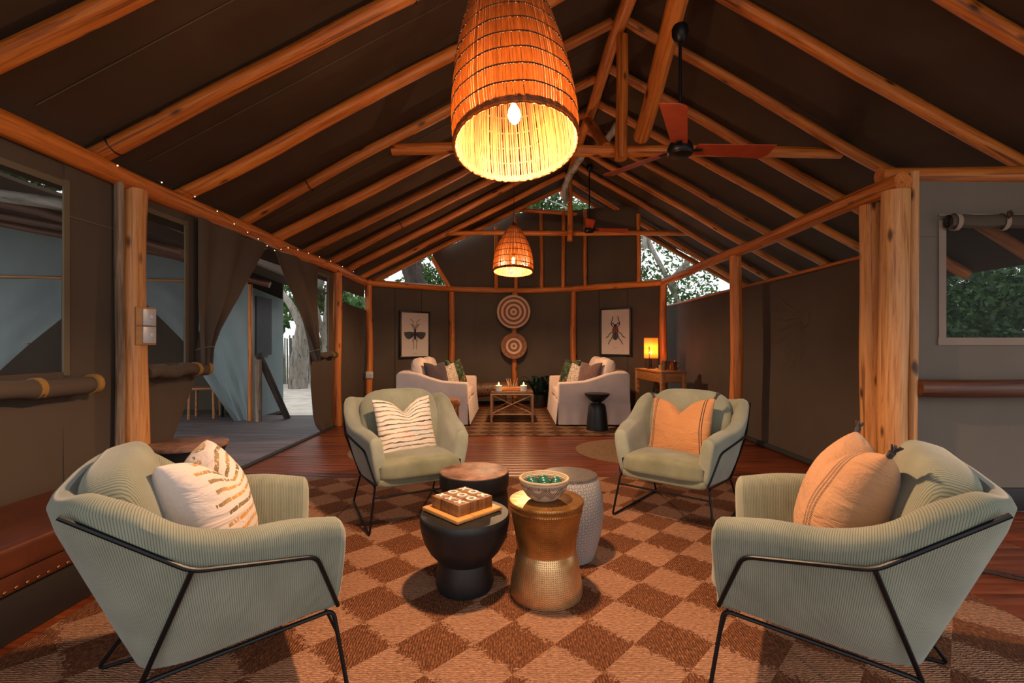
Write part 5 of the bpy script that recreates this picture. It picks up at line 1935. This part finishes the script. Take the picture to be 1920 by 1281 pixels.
# beetle print
t, pp, w, hh = framed(3, 1126, 1184, 578, 667, 'framed print of a black and red beetle with long legs')
S = w * .78
leg = [[(.07, .18), (.18, .30), (.13, .46), (.10, .60)], [(.10, .02), (.24, -.08), (.30, -.17), (.40, -.22)], [(.10, -.12), (.16, -.26), (.24, -.36), (.30, -.48)], [(.05, .28), (.12, .34), (.16, .29)]]
lines = [[(x * S, z * S) for x, z in q] for q in leg + flip(leg)]
strokes(lines, .015).build('printed_lines', MAT['ink_black'], pp, OFF)
MB().poly([(x * S, z * S) for x, z in ell(0, -.13, .125, .19)]).build('printed_body', MAT['ink_grey'], pp, (0, -.0135, 0))
MB().poly([(x * S, z * S) for x, z in [(-.14, -.02), (.14, -.02), (.13, .10), (.09, .20), (-.09, .20), (-.13, .10)]][::-1]).build('printed_body', MAT['ink_red'], pp, (0, -.0138, 0))
MB().poly([(x * S, z * S) for x, z in ell(0, .24, .07, .06)]).build('printed_body', MAT['ink_black'], pp, (0, -.0137, 0))
strokes([[(x * S, .20 * S), (x * 1.3 * S, -.02 * S)] for x in (-.07, 0, .07)] + [[(0, -.02 * S), (0, -.30 * S)]], .012).build('printed_lines', MAT['ink_black'], pp, (0, -.0148, 0))
strokes([[(-.10 * S, -.60 * S), (.10 * S, -.60 * S)], [(-.07 * S, -.64 * S), (.07 * S, -.64 * S)]], .007).build('caption', MAT['ink_pale'], pp, OFF)

# round baskets on the centre post
for (px, py, rp, brown, l) in ((963, 585, 30.5, False, 'larger round wall basket with cream and rust rings, upper of two'), (963.5, 649, 23.5, True, 'smaller round wall basket with dark woven rim, lower of two')):
    Yb = 9.14
    c = at(px, py, Yb)
    r = rp * Yb / FPX
    t = empty('wall_basket', c, label=l, cat='basket')
    R90 = Matrix.Rotation(PI / 2, 4, 'X')
    rin = r * (.80 if brown else .97)
    MB().lathe([(.0001, .010), (rin * .5, .014), (rin, .034), (rin, .044), (rin * .5, .024), (.0001, .020)], 56, R90).build('weave', MAT['basket_rings'], t)
    if brown:
        MB().lathe([(rin, .030), (r, .044), (r + .004, .050), (r, .056), (rin, .044)], 56, R90, cap=False).build('rim', MAT['basket_brown'], t)
    MB().tube([(r * math.cos(k * PI / 32), -.046, r * math.sin(k * PI / 32)) for k in range(64)], .010, 6, closed=True).build('edge', MAT['basket_brown' if brown else 'rope'], t)

# ================================================================== SOCKETS AND SWITCHES
def plate(name, loc, rz, w, h, n, mat, label, cat, back=False):
    t = empty(name, loc, (0, 0, rz), label, cat)
    if back:
        MB().bevbox((-w * .55, .0, -h * .53), (w * .55, .016, h * .53), .003).build('backing_board', MAT['tray_wood'], t)
    for k in range(n):
        z0 = -h / 2 + h * k / n
        q = MB().bevbox((-w * (.22 if back else .5), -.014, z0 + .003), (w * .5, .0, z0 + h / n - .003), .003).build('socket_plate', MAT[mat], t)
        MB().bevbox((w * .10, -.022, z0 + h / n * .40), (w * .32, -.013, z0 + h / n * .62), .002).build('switch', MAT['white_plastic'], q)
    return t


plate('socket_plate', (WX + .100, 3.10, EYE + (648 - 611) * 3.05 / FPX), math.radians(62), .105, .235, 2, 'switch_metal', 'double steel socket on a wooden board on the stout post', 'socket', True)
plate('light_switch', (at(1712, 612, 3.25).x, BY - .001, at(1712, 612, 3.25).z), 0, .048, .150, 2, 'white_plastic', 'white double light switch on the bay wall beside the thin pole', 'switch')
plate('socket_box', (-2.46 + .03, 8.0, EYE - (703 - 648) * 8.0 / FPX), 0.2, .12, .12, 1, 'white_plastic', 'white socket box low on the corner post', 'socket')
# loose cables on the floor behind the near armchair
pp = crom([(2.20, 2.45, .006), (2.3, 2.40, .006), (2.4, 2.36, .006), (2.55, 2.28, .006), (2.9, 2.45, .006)], 6)
tag(MB().tube([tuple(p) for p in pp], .005, 6).build('power_cable', MAT['cable']), 'black power cable trailing over the floor boards behind the armchair', 'cable')
pp = crom([(2.20, 2.75, .006), (2.3, 2.62, .006), (2.46, 2.33, .016), (2.8, 2.12, .006)], 6)
tag(MB().tube([tuple(p) for p in pp], .004, 6).build('power_cable', MAT['cable']), 'thinner black cable crossing the other one behind the armchair', 'cable')
